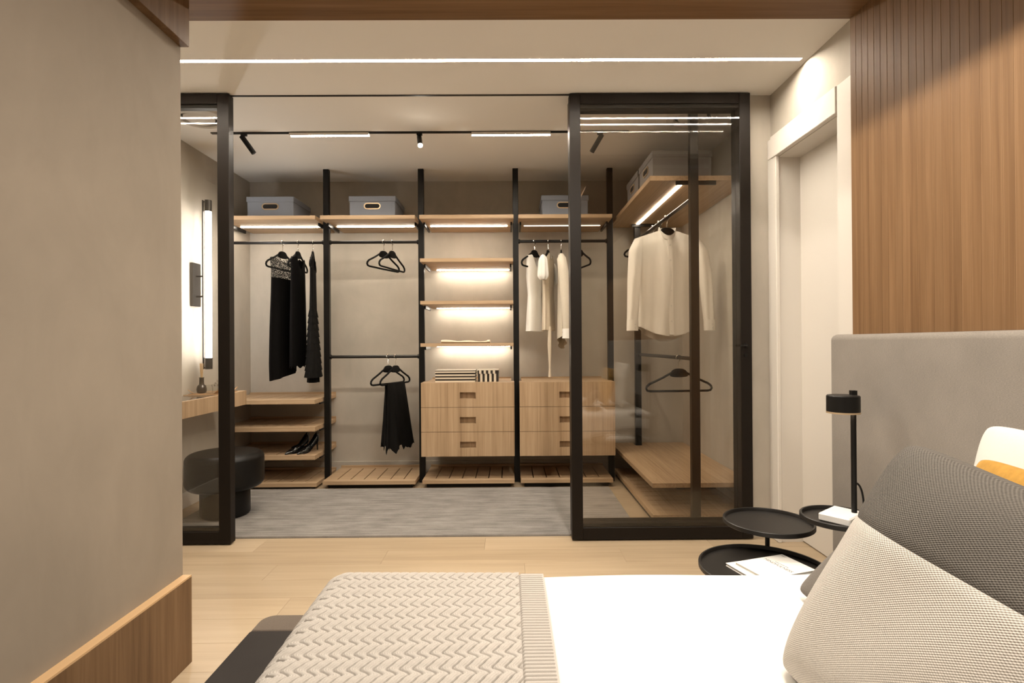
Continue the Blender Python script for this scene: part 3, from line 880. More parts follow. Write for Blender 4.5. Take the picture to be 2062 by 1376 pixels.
parts.append(('folded_waist', G().grid(at(l4, a4, fold_pts), 12, 9), M_cloth_black2))
for zz in (-0.60, -0.66): parts.append(('button', G().cyl(*at(l4, a4, [(0.172, -0.02, zz), (0.172, -0.028, zz)]), 0.006, 10), M_chrome))
cloth('trousers', parts, 'black frayed hem trousers folded over a hanger on the low rail', 'trousers', l4, None)
# white sleeveless dress
l5, a5 = (0.215, PY, RZ), R(60)
rr = [(-0.098, 0.128, 0.024, 0), (-0.17, 0.130, 0.030, 0), (-0.30, 0.128, 0.036, 0), (-0.44, 0.098, 0.033, 0), (-0.62, 0.118, 0.036, 0), (-0.735, 0.128, 0.038, 0)]
cloth('white_dress', [('gown', loft(l5, a5, rr, fold=(0, 0.008), kf=5, shoulder=shoulders(0.085, 0.10, 0.05, 0.25)), M_white_cloth)],
      'sleeveless white dress hanging next to the black post', 'dress', l5, 'cream clothes on the rail')
# cream dress with puff sleeve
l6, a6 = (0.325, PY, RZ), R(76)
rr = [(-0.062, 0.252, 0.024, 0), (-0.25, 0.205, 0.032, 0), (-0.45, 0.17, 0.033, 0), (-0.728, 0.175, 0.035, 0)]
def puff(loc, rz, x, y, z0, z1, r):
    pts = []; n = 42; m = 22
    for i in range(m):
        t = i / (m - 1)
        rad = r * (0.72 + 0.28 * t ** 0.8) * (1.0 if t > 0.27 else 0.10 + 0.90 * math.sin(t / 0.27 * pi / 2) ** 0.6) * (1.0 if t < 0.8 else 1.0 - 0.45 * ((t - 0.8) / 0.2) ** 2)
        for k in range(n):
            a = 2 * pi * k / n
            q = rad * (1 + 0.16 * math.sqrt(t) * math.cos(7 * a))
            pts.append((x + q * math.cos(a) * 0.8, y + q * math.sin(a), z0 + (z1 - z0) * t))
    g = G().grid(at(loc, rz, pts), m, n, cv=True); g.f.append(tuple((m - 1) * n + k for k in range(n))); return g
parts = [('gown', loft(l6, a6, rr, fold=(0, 0.008), kf=6, ph=1.0, shoulder=shoulders(0.08, 0.06, 0.03, 0.50)), M_cream_cloth),
         ('puff_sleeve', puff(l6, a6, -0.232, 0.0, -0.142, -0.34, 0.042), M_white_cloth), ('puff_sleeve', puff(l6, a6, 0.232, 0.0, -0.142, -0.34, 0.042), M_white_cloth),
         ('sash', G().tube(at(l6, a6, [(-0.13, -0.03, -0.70), (-0.135, -0.03, -0.85), (-0.13, -0.03, -1.02), (-0.132, -0.03, -1.10)]), [0.012, 0.016, 0.008, 0.012], 8), M_cream_cloth)]
cloth('puff_sleeve_dress', parts, 'cream dress with puff sleeves and a trailing sash', 'dress', l6, 'cream clothes on the rail')
# sand blouse
l7, a7 = (0.432, PY, RZ), R(84)
rr = [(-0.062, 0.252, 0.024, 0), (-0.3, 0.205, 0.030, 0), (-0.6, 0.18, 0.032, 0), (-0.83, 0.18, 0.034, 0)]
def sleeve(loc, rz, pts3, rad, n=16, squash=0.7):
    g = G().tube(at(loc, rz, pts3), rad, n); return g
parts = [('torso', loft(l7, a7, rr, fold=(0, 0.008), kf=5, ph=2.0, shoulder=shoulders(0.075, 0.06, 0.03, 0.50), hem=lambda a: -0.05 * math.cos(a)), M_sand_cloth),
         ('sleeve', sleeve(l7, a7, [(-0.200, -0.002, -0.140), (-0.218, -0.004, -0.175), (-0.220, -0.020, -0.3), (-0.215, -0.04, -0.55), (-0.205, -0.04, -0.72)], [0.016, 0.036, 0.043, 0.042, 0.03]), M_sand_cloth),
         ('cuff', G().lathe([(0.034, -0.72), (0.036, -0.735), (0.033, -0.75), (0.036, -0.765), (0.033, -0.78), (0.036, -0.795)], at(l7, a7, [(-0.205, -0.04, 0)])[0], 20), M_white_cloth),
         ('sleeve', sleeve(l7, a7, [(0.200, -0.002, -0.140), (0.218, -0.004, -0.175), (0.220, -0.020, -0.3), (0.215, -0.035, -0.55), (0.205, -0.035, -0.72)], [0.016, 0.034, 0.040, 0.042, 0.03]), M_sand_cloth)]
cloth('sand_blouse', parts, 'sand coloured blouse with ribbed cuffs half hidden by the door stile', 'blouse', l7, 'cream clothes on the rail')

# the white shirt, facing the doors
l8, a8 = (1.119, 3.845, 2.005), R(5)
def shirt():
    t = thing('long_sleeved_shirt', 'white collarless long sleeved shirt behind the smoked glass', 'shirt', l8)
    def put(g, name, m, par=t, sm=75):
        g.v = at(l8, a8, g.v); return g.build(name, m, par, smooth=sm)
    n, nz = 96, 44
    pts = []
    for i in range(nz):
        tt = i / (nz - 1)
        hw = np.interp(tt, [0, .12, .3, .6, 1], [.218, .225, .215, .212, .222]); hd = np.interp(tt, [0, .1, .4, 1], [.020, .045, .06, .065])
        for k in range(n):
            a = 2 * pi * k / n; ca, sa = math.cos(a), math.sin(a)
            w = math.cos(8 * a + 0.6 + 0.8 * tt) + 0.7 * math.cos(13 * a + 2 + tt * 2)
            x = (hw + 0.003 * w * tt) * math.copysign(abs(ca) ** 0.8, ca)
            y = (hd + 0.012 * w * tt ** 0.5) * math.copysign(abs(sa) ** 0.9, sa)
            ax = abs(x)
            top = -0.094 - 0.32 * max(0, ax - 0.055) - (0.06 if sa < 0 else 0.005) * (math.cos(min(1, ax / 0.062) * pi / 2) if ax < 0.062 else 0)
            hem = -0.765 - 0.085 * math.cos(min(1, ax / 0.22) * pi / 2) * (0.85 if sa < 0 else 1.30)
            z = top + (hem - top) * tt
            pts.append((x, y, z))
    g = G(); g.grid(pts, nz, n, cv=True); put(g, 'torso', M_shirt)
    # sleeves with their cuffs
    for sg in (-1, 1):
        path = [(0.206 * sg, -0.004, -0.146), (0.236 * sg, -0.030, -0.23), (0.254 * sg, -0.056, -0.42), (0.266 * sg, -0.066, -0.62), (0.274 * sg, -0.068, -0.735)]
        P = []
        m = 28; nn = 28
        for i in range(m):
            tt = i / (m - 1)
            c = [np.interp(tt, [0, .15, .45, .8, 1], [p[j] for p in path]) for j in range(3)]
            rw = np.interp(tt, [0, .15, .5, 1], [.030, .048, .046, .036]); rd = np.interp(tt, [0, .15, .5, 1], [.03, .034, .030, .026])
            for k in range(nn):
                a = 2 * pi * k / nn
                w = 1 + 0.13 * math.cos(5 * a + 2 + 3 * tt) * tt ** 0.5
                P.append((c[0] + rw * w * math.cos(a), c[1] + rd * w * math.sin(a), c[2] + 0.25 * sg * -rw * math.cos(a) * (1 - tt)))
        g = G(); g.grid(P, m, nn, cv=True); sl = put(g, 'sleeve', M_shirt)
        c = path[-1]
        P = []
        for i in range(6):
            tt = i / 5
            for k in range(nn):
                a = 2 * pi * k / nn
                P.append((c[0] + (0.040 + 0.001 * math.sin(tt * pi)) * math.cos(a) + 0.002 * sg * tt, c[1] + 0.029 * math.sin(a), c[2] + 0.012 - 0.075 * tt + (0.002 if 0 < i < 5 else 0)))
        g = G(); g.grid(P, 6, nn, cv=True); put(g, 'cuff', M_shirt)
        for zz in (-0.02, -0.045):
            put(G().cyl((c[0] + 0.01, c[1] - 0.029, c[2] + zz), (c[0] + 0.01, c[1] - 0.033, c[2] + zz), 0.0045, 10), 'button', M_page)
    # band collar
    P = []; nn = 40
    for i in range(4):
        tt = i / 3
        for k in range(nn):
            a = 2 * pi * (k + 0.0) / nn
            dip = -0.062 * max(0, -math.sin(a)) ** 1.5
            P.append(((0.066 - 0.004 * tt) * math.cos(a), 0.034 * math.sin(a) - 0.004, -0.100 + dip + 0.030 * tt))
    g = G(); g.grid(P, 4, nn, cv=True); put(g, 'collar', M_shirt)
    # back yoke inside the neck, with its maker's label left blank of names
    put(G().prism([(-0.058, -0.105), (0.058, -0.105), (0.05, -0.19), (-0.05, -0.19)], 'y', 0.016, 0.019), 'inner_yoke', M_shirt, sm=0)
    put(G().box(-0.012, 0.014, 0.0135, 0.0158, -0.139, -0.131), 'neck_tag', M_ink, sm=0)
    put(G().box(-0.003, 0.006, 0.0135, 0.0158, -0.160, -0.147), 'size_tag', M_ink, sm=0)
    # placket and buttons
    P = []
    for i in range(24):
        tt = i / 23; z = -0.165 - tt * 0.662
        yy_ = -(0.050 + 0.022 * tt) - 0.003
        P += [(-0.014, yy_ + 0.004, z), (-0.013, yy_ - 0.001, z), (0.017, yy_ - 0.001, z), (0.018, yy_ + 0.004, z)]
    g = G(); g.grid(P, 24, 4); put(g, 'placket', M_shirt)
    for i in range(6):
        tt = (i + 0.35) / 6.2; z = -0.165 - tt * 0.66; y_ = -(0.050 + 0.022 * tt) - 0.004
        put(G().cyl((0.002, y_, z), (0.002, y_ - 0.0035, z), 0.0055, 12), 'button', M_page)
shirt()

# black court shoes on the slatted shelf
def make_shoe():
    t = thing('court_shoe', 'glossy black high heeled court shoe', 'shoe', (0, 0, 0), 'pair of black court shoes')
    n, m = 22, 30
    P = []; Q = []
    for i in range(m):
        u = i / (m - 1)                       # 0 toe .. 1 heel ; length .235
        x = 0.222 * u
        sole = 0.0 if u < 0.32 else 0.092 * ((u - 0.32) / 0.68) ** 1.25
        hw = 0.004 + 0.036 * math.sin(pi * min(1, u / 0.62) / 2) ** 0.8 if u < 0.42 else np.interp(u, [.42, .65, .9, 1], [.037, .027, .030, .016])
        ht = np.interp(u, [0, .05, .2, .36, .42, .6, .85, 1], [.008, .018, .034, .046, .042, .030, .048, .058])
        op = u > 0.34
        for k in range(n + 1):
            a = pi * k / n                    # from one side over the top (or inner rim) to the other
            cx_, sx = math.cos(a), math.sin(a)
            if not op:
                yv = hw * cx_; z = sole + ht * sx ** 0.75
            else:
                yv = hw * (cx_ if abs(cx_) > 0.55 else math.copysign(0.55 + (0.25 * (1 - sx)), cx_) if abs(cx_) > 1e-3 else 0.0)
                z = sole + (ht * min(1, sx / 0.80) if abs(cx_) > 0.45 else 0.010)
            P.append((x, yv, z))
    g = G(); g.grid(P, m, n + 1)
    # underside
    for i in range(m - 1):
        a, b_ = i * (n + 1), (i + 1) * (n + 1)
        g.f.append((a, b_, b_ + n, a + n))
    g.build('upper', M_shoe, t, smooth=60)
    G().tube([(0.207, 0, 0.088), (0.216, 0, 0.045), (0.219, 0, 0.0)], [0.0135, 0.006, 0.0048], 10).build('heel', M_shoe, t)
    ol = [(0.222 * u, 0.92 * (0.004 + 0.036 * math.sin(pi * min(1, u / 0.62) / 2) ** 0.8)) for u in (0.02, 0.05, 0.1, 0.16, 0.22, 0.28, 0.33)]
    G().prism([(x, y) for x, y in ol] + [(x, -y) for x, y in ol[::-1]], 'z', 0.0, 0.003).build('sole', M_shoe, t)
    return t
s1 = make_shoe(); s1.location = (-1.757, 4.285, 0.264); s1.rotation_euler = (0, 0, R(60)); s1['label'] = 'black heeled court shoe farther from the post on the slatted shelf'
dup(s1, (-1.662, 4.285, 0.264), R(66), 'black heeled court shoe closer to the post on the slatted shelf', 'pair of black court shoes')

# ------------------------------------------------------------------ console, wall lamp, stool, rug
VX, VY0, VY1, VZ = -1.985, 3.16, 4.14, 0.782
t = thing('wall_console', 'wall hung oak console with glass top inlay beside the glass panel', 'console', ((XL + VX) / 2, 3.65, VZ - 0.105))
B(VX - 0.022, VX, VY0, VY1, VZ - 0.105, VZ, b=0.001).build('front_panel', M_oak_z, t, smooth=0)
B(XL, VX - 0.022, VY1 - 0.022, VY1, VZ - 0.105, VZ, b=0.001).build('end_panel', M_oak_z, t, smooth=0)
B(XL, VX - 0.022, VY0, VY0 + 0.022, VZ - 0.105, VZ, b=0.001).build('end_panel', M_oak_z, t, smooth=0)
B(XL, VX - 0.022, VY0 + 0.022, VY1 - 0.022, VZ - 0.105, VZ - 0.012).build('carcass', M_oak_y, t, smooth=0)
B(XL, VX - 0.022, 3.80, VY1 - 0.022, VZ - 0.012, VZ - 0.001).build('top_board', M_oak_y, t, smooth=0)
B(XL, VX - 0.022, VY0 + 0.022, 3.80, VZ - 0.012, VZ - 0.006).build('glass_inlay', M_mirror, t, smooth=0)

t = thing('vanity_tray', 'thin tan leather tray with turned-up corners on the console', 'tray', (-2.14, 3.93, VZ))
B(-2.235, -2.025, 3.815, 4.085, VZ - 0.001, VZ + 0.004, b=0.001).build('tray_sheet', M_tan, t)
for x, y, dx, dy in ((-2.225, 3.825, -1, -1), (-2.035, 3.825, 1, -1), (-2.035, 4.075, 1, 1)):
    g = G().add([(x - dx * 0.03, y, VZ + 0.004), (x, y - dy * 0.03, VZ + 0.004), (x + dx * 0.012, y + dy * 0.012, VZ + 0.032), (x - dx * 0.028, y - dy * 0.002, VZ + 0.0075), (x - dx * 0.002, y - dy * 0.028, VZ + 0.0075), (x + dx * 0.010, y + dy * 0.010, VZ + 0.036)],
                [(0, 1, 2), (3, 4, 5), (0, 1, 4, 3), (1, 2, 5, 4), (2, 0, 3, 5)])
    g.build('corner_fold', M_tan, t, smooth=0)
t = thing('reed_diffuser', 'round brown glass bottle with reed sticks on the tray', 'bottle', (-2.18, 3.885, VZ + 0.004))
G().lathe([(0.020, 0), (0.030, 0.006), (0.034, 0.028), (0.029, 0.050), (0.016, 0.064), (0.0145, 0.105), (0.0165, 0.107), (0.0165, 0.112), (0.0, 0.112)], (-2.18, 3.885, VZ + 0.004), 28).build('bottle', M_amber, t)
for dx, dy in ((-0.008, 0.004), (0.0, -0.004), (0.006, 0.003), (0.010, -0.002), (-0.003, 0.008)):
    G().cyl((-2.18 + dx * 0.6, 3.885 + dy * 0.6, VZ + 0.09), (-2.18 + dx * 1.4, 3.882 + dy * 1.2, VZ + 0.215), 0.0022, 6).build('reed', M_reed, t)
def jar(label, x, y, r, h, lid):
    t = thing('glass_jar', label, 'jar', (x, y, VZ + 0.004), 'glass jars on the tray')
    G().lathe([(r * 0.96, 0), (r, 0.004), (r, h), (r - 0.003, h), (r - 0.003, 0.006), (0, 0.006)], (x, y, VZ + 0.004), 24).build('jar_wall', M_jar, t)
    if lid:
        G().lathe([(r + 0.002, h), (r + 0.002, h + 0.012), (r * 0.3, h + 0.016), (r * 0.25, h + 0.024), (0, h + 0.026)], (x, y, VZ + 0.004), 24).build('lid', M_chrome, t)
    return t
jar('low clear glass jar next to the brown bottle', -2.122, 3.880, 0.024, 0.060, False)
jar('small clear jar with a chrome lid between two glass jars', -2.076, 3.872, 0.021, 0.052, True)
jar('wide clear glass jar with a flat chrome lid on the tray', -2.078, 3.985, 0.042, 0.075, True)

t = thing('wall_lamp', 'tall vertical glowing tube lamp with graphite caps on the wall', 'wall lamp', (XL, 3.95, 1.55))
LX, LY = -2.150, 3.925
B(XL, XL + 0.022, 3.885, 3.985, 1.405, 1.715, b=0.002).build('back_plate', M_lamp_cap, t, smooth=0)
G().cyl((XL + 0.02, 3.93, 1.62), (LX - 0.035, 3.92, 1.62), 0.006, 10).build('arm', M_lamp_cap, t)
G().cyl((XL + 0.02, 3.93, 1.475), (LX - 0.035, 3.92, 1.475), 0.006, 10).build('arm', M_lamp_cap, t)
G().cyl((LX - 0.035, LY - 0.005, 0.955), (LX - 0.035, LY - 0.005, 2.165), 0.0065, 10).build('back_rod', M_lamp_cap, t)
G().cyl((LX, LY, 1.035), (LX, LY, 2.085), 0.021, 24).build('glowing_tube', E_tube, t)
for z0, z1 in ((2.084, 2.165), (0.955, 1.036)):
    G().cyl((LX, LY, z0), (LX, LY, z1), 0.024, 24).build('end_cap', M_lamp_cap, t)
for z in (2.155, 0.965):
    G().cyl((LX - 0.035, LY - 0.005, z), (LX, LY, z), 0.006, 8).build('cross_pin', M_lamp_cap, t)

sx, sy = -1.868, 3.60
t = thing('mushroom_stool', 'black leather mushroom stool with a drum base by the console', 'stool', (sx, sy, 0.016))
def rnd(r, z0, z1, q, n=6):
    p = [(r - q, z0)]
    for k in range(1, n + 1):
        a = -pi / 2 + (pi / 2) * k / n; p.append((r - q + q * math.cos(a), z0 + q + q * math.sin(a)))
    for k in range(1, n + 1):
        a = (pi / 2) * k / n; p.append((r - q + q * math.cos(a), z1 - q + q * math.sin(a)))
    return p
G().lathe([(0.0, 0.195)] + rnd(0.236, 0.195, 0.425, 0.048, 8) + [(0.10, 0.4265), (0, 0.427)], (sx, sy, 0), 64).build('cushion_seat', M_leather, t, smooth=60)
G().lathe([(0, 0.014)] + rnd(0.150, 0.014, 0.20, 0.018, 5) + [(0, 0.2)], (sx, sy, 0), 56).build('drum_base', M_leather, t, smooth=60)

def rug():
    y0, y1 = 3.185, 4.222
    n = 62; pts = [(y0, 0.0)]
    for i in range(n):
        for k in range(6):
            u = (i + k / 6) / n
            pts.append((y0 + (y1 - y0) * u, 0.0095 + 0.0055 * abs(math.sin(pi * k / 6)) ** 0.6))
    pts.append((y1, 0.010)); pts.append((y1, 0.0))
    g = G().prism(pts, 'x', -2.10, 0.762)
    o = solo(g, 'ribbed_rug', M_rug, 'grey ribbed rug in front of the wardrobe shelves', 'rug', (-0.67, 3.7, 0), smooth=80)
rug()

# ------------------------------------------------------------------ ceiling track in the dressing room
TY = 3.668
t = thing('lighting_track', 'slim black lighting track on the dressing room ceiling', 'lighting track', (-0.58, TY, CZ))
B(-1.985, 0.815, TY - 0.012, TY + 0.012, CZ - 0.007, CZ + 0.002).build('channel', M_black, t, smooth=0)
for x0, x1, lab in ((-1.460, -0.930, 'bright linear light bar on the track between the unlit and the lit spotlight'), (-0.242, 0.288, 'bright linear light bar on the track closer to the smoked glass door')):
    t = thing('linear_track_light', lab, 'track light', ((x0 + x1) / 2, TY, CZ - 0.007), 'linear light bars on the ceiling track')
    B(x0, x1, TY - 0.014, TY + 0.014, CZ - 0.016, CZ - 0.007).build('housing', M_white, t, smooth=0)
    for ya, yb in ((TY - 0.016, TY - 0.0135), (TY + 0.0135, TY + 0.016)):
        B(x0, x1, ya, yb, CZ - 0.0245, CZ - 0.007).build('side_lip', M_white, t, smooth=0)
    B(x0 + 0.002, x1 - 0.002, TY - 0.013, TY + 0.013, CZ - 0.0175, CZ - 0.0158).build('diffuser', E_track, t, smooth=0)
def track_spot(label, x, direction, lit=False):
    t = thing('track_spotlight', label, 'spotlight', (x, TY, CZ - 0.007), 'spotlights on the ceiling track')
    d = Vector(direction).normalized()
    B(x - 0.018, x + 0.018, TY - 0.011, TY + 0.011, CZ - 0.022, CZ - 0.006).build('adapter', M_black, t, smooth=0)
    G().cyl((x, TY, CZ - 0.022), (x, TY, CZ - 0.045), 0.007, 10).build('joint', M_black, t)
    c = Vector((x, TY, CZ - 0.045))
    a = c - d * 0.025; b = c + d * 0.105
    G().cyl(a, b, 0.0165, 24).build('barrel', M_black, t)
    if lit:
        G().cyl(b - d * 0.002, b + d * 0.0015, 0.0145, 24).build('lens', E_spot, t)
    else:
        G().cyl(b - d * 0.002, b + d * 0.0008, 0.0145, 24).build('lens', M_hole, t)
    return b, d
track_spot('unlit black spotlight on the track tilted towards the empty hangers', -1.768, (0.55, 0.25, -0.85))
b, d = track_spot('lit spotlight in the middle of the track shining out of the dressing room', -0.592, (0.16, -0.72, -0.70), True)
track_spot('unlit black spotlight on the track seen through the smoked glass', 0.622, (-0.52, 0.25, -0.85))
sl = bpy.data.lights.new('track_spot_beam', 'SPOT'); sl.energy = 90; sl.color = SOFT; sl.spot_size = R(62); sl.spot_blend = 0.5; sl.shadow_soft_size = 0.014
so = bpy.data.objects.new('track_spot_beam', sl); COL.objects.link(so); so.location = b + d * 0.006
so.rotation_euler = d.to_track_quat('-Z', 'Y').to_euler()

# ------------------------------------------------------------------ bed
BX0, BX1, BY0, BY1, BZ = -0.475, 1.205, 0.02, 1.486, 0.506
t = thing('bed_frame', 'charcoal upholstered bed frame with a wide low ledge', 'bed', (0.2, 0.8, 0))
FX0, FY0, FY1, FZ = -0.800, -0.29, 1.785, 0.25
def rounded_slab(x0, x1, y0, y1, z0, z1, r, which, q=0.015, n=8):
    poly = []
    corners = [(x0, y0, pi, 1.5 * pi), (x1, y0, 1.5 * pi, 2 * pi), (x1, y1, 0, pi / 2), (x0, y1, pi / 2, pi)]
    for i, (cx, cy, a0, a1) in enumerate(corners):
        rr = r if which[i] else q + 0.001
        ccx = cx + (rr if cx == x0 else -rr); ccy = cy + (rr if cy == y0 else -rr)
        for k in range(n + 1):
            a = a0 + (a1 - a0) * k / n; poly.append((ccx, ccy, rr, a))
    vs = []; m = len(poly)
    lay = [(0.0, z0)] + [(q * (1 - math.cos(j * pi / 10)) - 0.0, z1 - q + q * math.sin(j * pi / 10)) for j in range(6)]
    for ins, z in lay:
        for cx, cy, rr, a in poly:
            vs.append((cx + (rr - ins) * math.cos(a), cy + (rr - ins) * math.sin(a), z))
    fs = [(i * m + k, i * m + (k + 1) % m, (i + 1) * m + (k + 1) % m, (i + 1) * m + k) for i in range(len(lay) - 1) for k in range(m)]
    fs.append(tuple(range(m))[::-1]); fs.append(tuple((len(lay) - 1) * m + k for k in range(m)))
    return G().add(vs, fs)
rounded_slab(FX0, -0.50, FY0, 1.682, 0.06, FZ, 0.05, (1, 0, 0, 0), 0.008).build('foot_rail', M_bedframe, t)
rounded_slab(FX0, 1.20, 1.684, FY1, 0.06, FZ - 0.002, 0.045, (0, 0, 0, 1), 0.008).build('side_rail', M_bedframe_lit_nap, t)
rounded_slab(-0.498, 1.20, FY0, 1.682, 0.06, FZ - 0.004, 0.02, (0, 0, 0, 0), 0.008).build('platform', M_bedframe, t)
for x, y in ((-0.70, -0.2), (-0.70, 1.68), (1.1, -0.2), (1.1, 1.68)):
    G().cyl((x, y, 0), (x, y, 0.065), 0.03, 12).build('foot', M_black, t)
rounded_slab(BX0 + 0.048, BX1, BY0 + 0.048, BY1 - 0.048, FZ - 0.006, BZ - 0.046, 0.05, (1, 0, 0, 1), 0.04).build('mattress', M_white_cloth, t)
def drape(s_, q, x0, y0, y1, R0, z):
    """point (s_, q) of a flat sheet laid on a mattress whose far-left and far/near edges are rounded with radius R0"""
    ox = max(0.0, (x0 + R0) - s_); oy = 0.0; sy_ = 0
    if q > y1 - R0: oy = q - (y1 - R0); sy_ = 1
    elif q < y0 + R0: oy = (y0 + R0) - q; sy_ = -1
    r = math.hypot(ox, oy)
    if r < 1e-9: return s_, q, z, (0, 0, 1)
    ux, uy = -ox / r, sy_ * oy / r
    if r < R0 * pi / 2:
        a = r / R0; h, dz = R0 * math.sin(a), R0 * (1 - math.cos(a)); nh, nz_ = math.sin(a), math.cos(a)
    else:
        h, dz = R0 + 0.03 * (r - R0 * pi / 2), R0 + (r - R0 * pi / 2); nh, nz_ = 1.0, 0.05
    bx = max(s_, x0 + R0); by = min(max(q, y0 + R0), y1 - R0)
    return bx + ux * h, by + uy * h, z - dz, (ux * nh, uy * nh, nz_)
def sheet(x_lo, x_hi, y_lo, y_hi, nx, ny, x0, y0, y1, R0, z, hfun, thick):
    xs = np.linspace(x_lo, x_hi, nx); ys = np.linspace(y_lo, y_hi, ny)
    pts = []
    for x in xs:
        for y in ys:
            px, py, pz, nn = drape(x, y, x0, y0, y1, R0, z)
            h = hfun(x, y)
            pts.append((px + nn[0] * h, py + nn[1] * h, max(pz + nn[2] * h, FZ + 0.001)))
    # thin turned edge: drop the outermost ring by the sheet's thickness
    return G().grid(pts, nx, ny)
SP, WL, AM = 0.0247, 0.0495, 0.0088
EDGE0, EDGE1 = 0.022, 0.088
# mattress with the white cover over it
t = thing('white_duvet', 'plain white bedspread spread over the mattress', 'bedspread', (0.35, 0.75, FZ - 0.004))
g = sheet(BX0 - 0.20, BX1, BY0 - 0.20, BY1 + 0.20, 70, 90, BX0, BY0, BY1, 0.05, BZ,
          lambda x, y: 0.0022 * math.sin(9 * x + 3 * math.sin(4 * y)) + 0.0018 * math.sin(13 * y + 2 * x) + (0.012 * max(0, (x - 0.75) / 0.45) ** 2) - 0.034 * min(1, max(0, (EDGE1 - 0.002 - x) / 0.02)), 0)
g.build('cover', M_duvet, t, smooth=80)

# knitted throw: wavy cable columns modelled in the surface, ribbed border
def knit_xy(xs, ys):
    X, Y = np.meshgrid(xs, ys, indexing='ij')
    ph = 2 * np.pi * Y / WL
    u = (X - AM * (np.sin(ph) - 0.32 * np.sin(2 * ph))) / SP
    fr = u - np.floor(u)
    over = 0.62 + 0.38 * np.cos(ph)          # where a strand rides over its neighbour
    d = np.minimum(fr, 1 - fr) * SP
    groove = np.exp(-(d / 0.0017) ** 2) * (0.12 + 0.88 * np.clip(np.cos(ph) * 1.1 + 0.45, 0, 1))
    body = 1 - (2 * fr - 1) ** 2
    saw = (1 - fr) ** 0.7
    h = 0.0080 + 0.0035 * body ** 0.6 + 0.0045 * saw * over - 0.0200 * groove
    h += 0.0006 * np.sin(2 * np.pi * (u * 5.0)) * (1 - groove)
    border = X > EDGE0
    rg = np.abs(((Y / 0.0118) % 1) - 0.5) * 0.0118
    rib = 0.0100 - 0.0075 * np.exp(-(rg / 0.0017) ** 2)
    seam = np.exp(-((X - EDGE0) / 0.003) ** 2) * 0.0050
    h = np.where(border, rib - seam, h)
    h = np.where(X > EDGE1 - 0.005, 0.0095, h)
    h += 0.0025 * np.sin(7 * Y + 4 * X)
    return h
def throw():
    t = thing('knitted_throw', 'chunky beige cable knit throw across the foot of the bed', 'throw', (-0.2, 0.75, BZ))
    xs = np.concatenate([np.linspace(BX0 - 0.21, -0.50, 60), np.linspace(-0.50, EDGE1, 640)[1:]])
    ys = np.concatenate([np.linspace(BY0 - 0.18, 0.80, 120), np.linspace(0.80, BY1 + 0.10, 530)[1:], np.linspace(BY1 + 0.10, BY1 + 0.2, 20)[1:]])
    H = knit_xy(xs, ys) + 0.004
    x0, y0, y1, R0 = BX0 - 0.004, BY0 - 0.004, BY1 + 0.004, 0.056
    X, Y = np.meshgrid(xs, ys, indexing='ij')
    ox = np.maximum(0, x0 + R0 - X)
    oyp = np.maximum(0, Y - (y1 - R0)); oyn = np.maximum(0, y0 + R0 - Y)
    r = np.sqrt(ox ** 2 + oyp ** 2 + oyn ** 2); rs = np.where(r < 1e-9, 1, r)
    ux, uy = -ox / rs, (oyp - oyn) / rs
    a = np.minimum(r / R0, np.pi / 2); ext = np.maximum(0, r - R0 * np.pi / 2)
    hh = R0 * np.sin(a) + 0.03 * ext; dz = R0 * (1 - np.cos(a)) + ext
    bx = np.maximum(X, x0 + R0); by = np.clip(Y, y0 + R0, y1 - R0)
    nx_, ny_, nz_ = ux * np.sin(a), uy * np.sin(a), np.cos(a) + 0.02
    PX_ = bx + ux * hh + nx_ * H; PY_ = by + uy * hh + ny_ * H; PZ_ = BZ - 0.003 - dz + nz_ * H
    PZ_ = np.maximum(PZ_, FZ + 0.004)
    # turned edge towards the head of the bed
    PZ_[-1, :] = PZ_[-1, :] - 0.006
    nu, nv = X.shape
    V = np.stack([PX_, PY_, PZ_], -1).reshape(-1, 3) - np.array(ORG[t.name])
    idx = np.arange(nu * nv).reshape(nu, nv)
    F = np.stack([idx[:-1, :-1], idx[1:, :-1], idx[1:, 1:], idx[:-1, 1:]], -1).reshape(-1, 4)
    def part(name, mask_cols):
        c0, c1 = mask_cols
        sub = F.reshape(nu - 1, nv - 1, 4)[c0:c1].reshape(-1, 4)
        used_, inv = np.unique(sub, return_inverse=True)
        me = bpy.data.meshes.new(name)
        nf = len(sub)
        me.vertices.add(len(used_)); me.vertices.foreach_set('co', V[used_].astype(np.float32).ravel())
        me.loops.add(nf * 4); me.loops.foreach_set('vertex_index', inv.astype(np.int32).ravel())
        me.polygons.add(nf); me.polygons.foreach_set('loop_start', np.arange(0, nf * 4, 4, dtype=np.int32)); 
        me.polygons.foreach_set('use_smooth', np.ones(nf, dtype=bool))
        me.update(calc_edges=True); me.validate()
        me.materials.append(M_knit)
        o = bpy.data.objects.new(name, me); COL.objects.link(o); o.parent = t
    ie = int(np.searchsorted(xs, EDGE0))
    part('cable_field', (0, ie)); part('ribbed_border', (ie, nu - 1))
throw()

# headboard
t = thing('headboard', 'tall grey fabric headboard against the slatted timber wall', 'headboard', (1.27, 0.8, 0))
rounded_slab(1.227, XW - 0.0005, -0.55, 2.088, 0.0, 1.150, 0.02, (1, 0, 0, 1), 0.022).build('padded_panel', M_head, t)

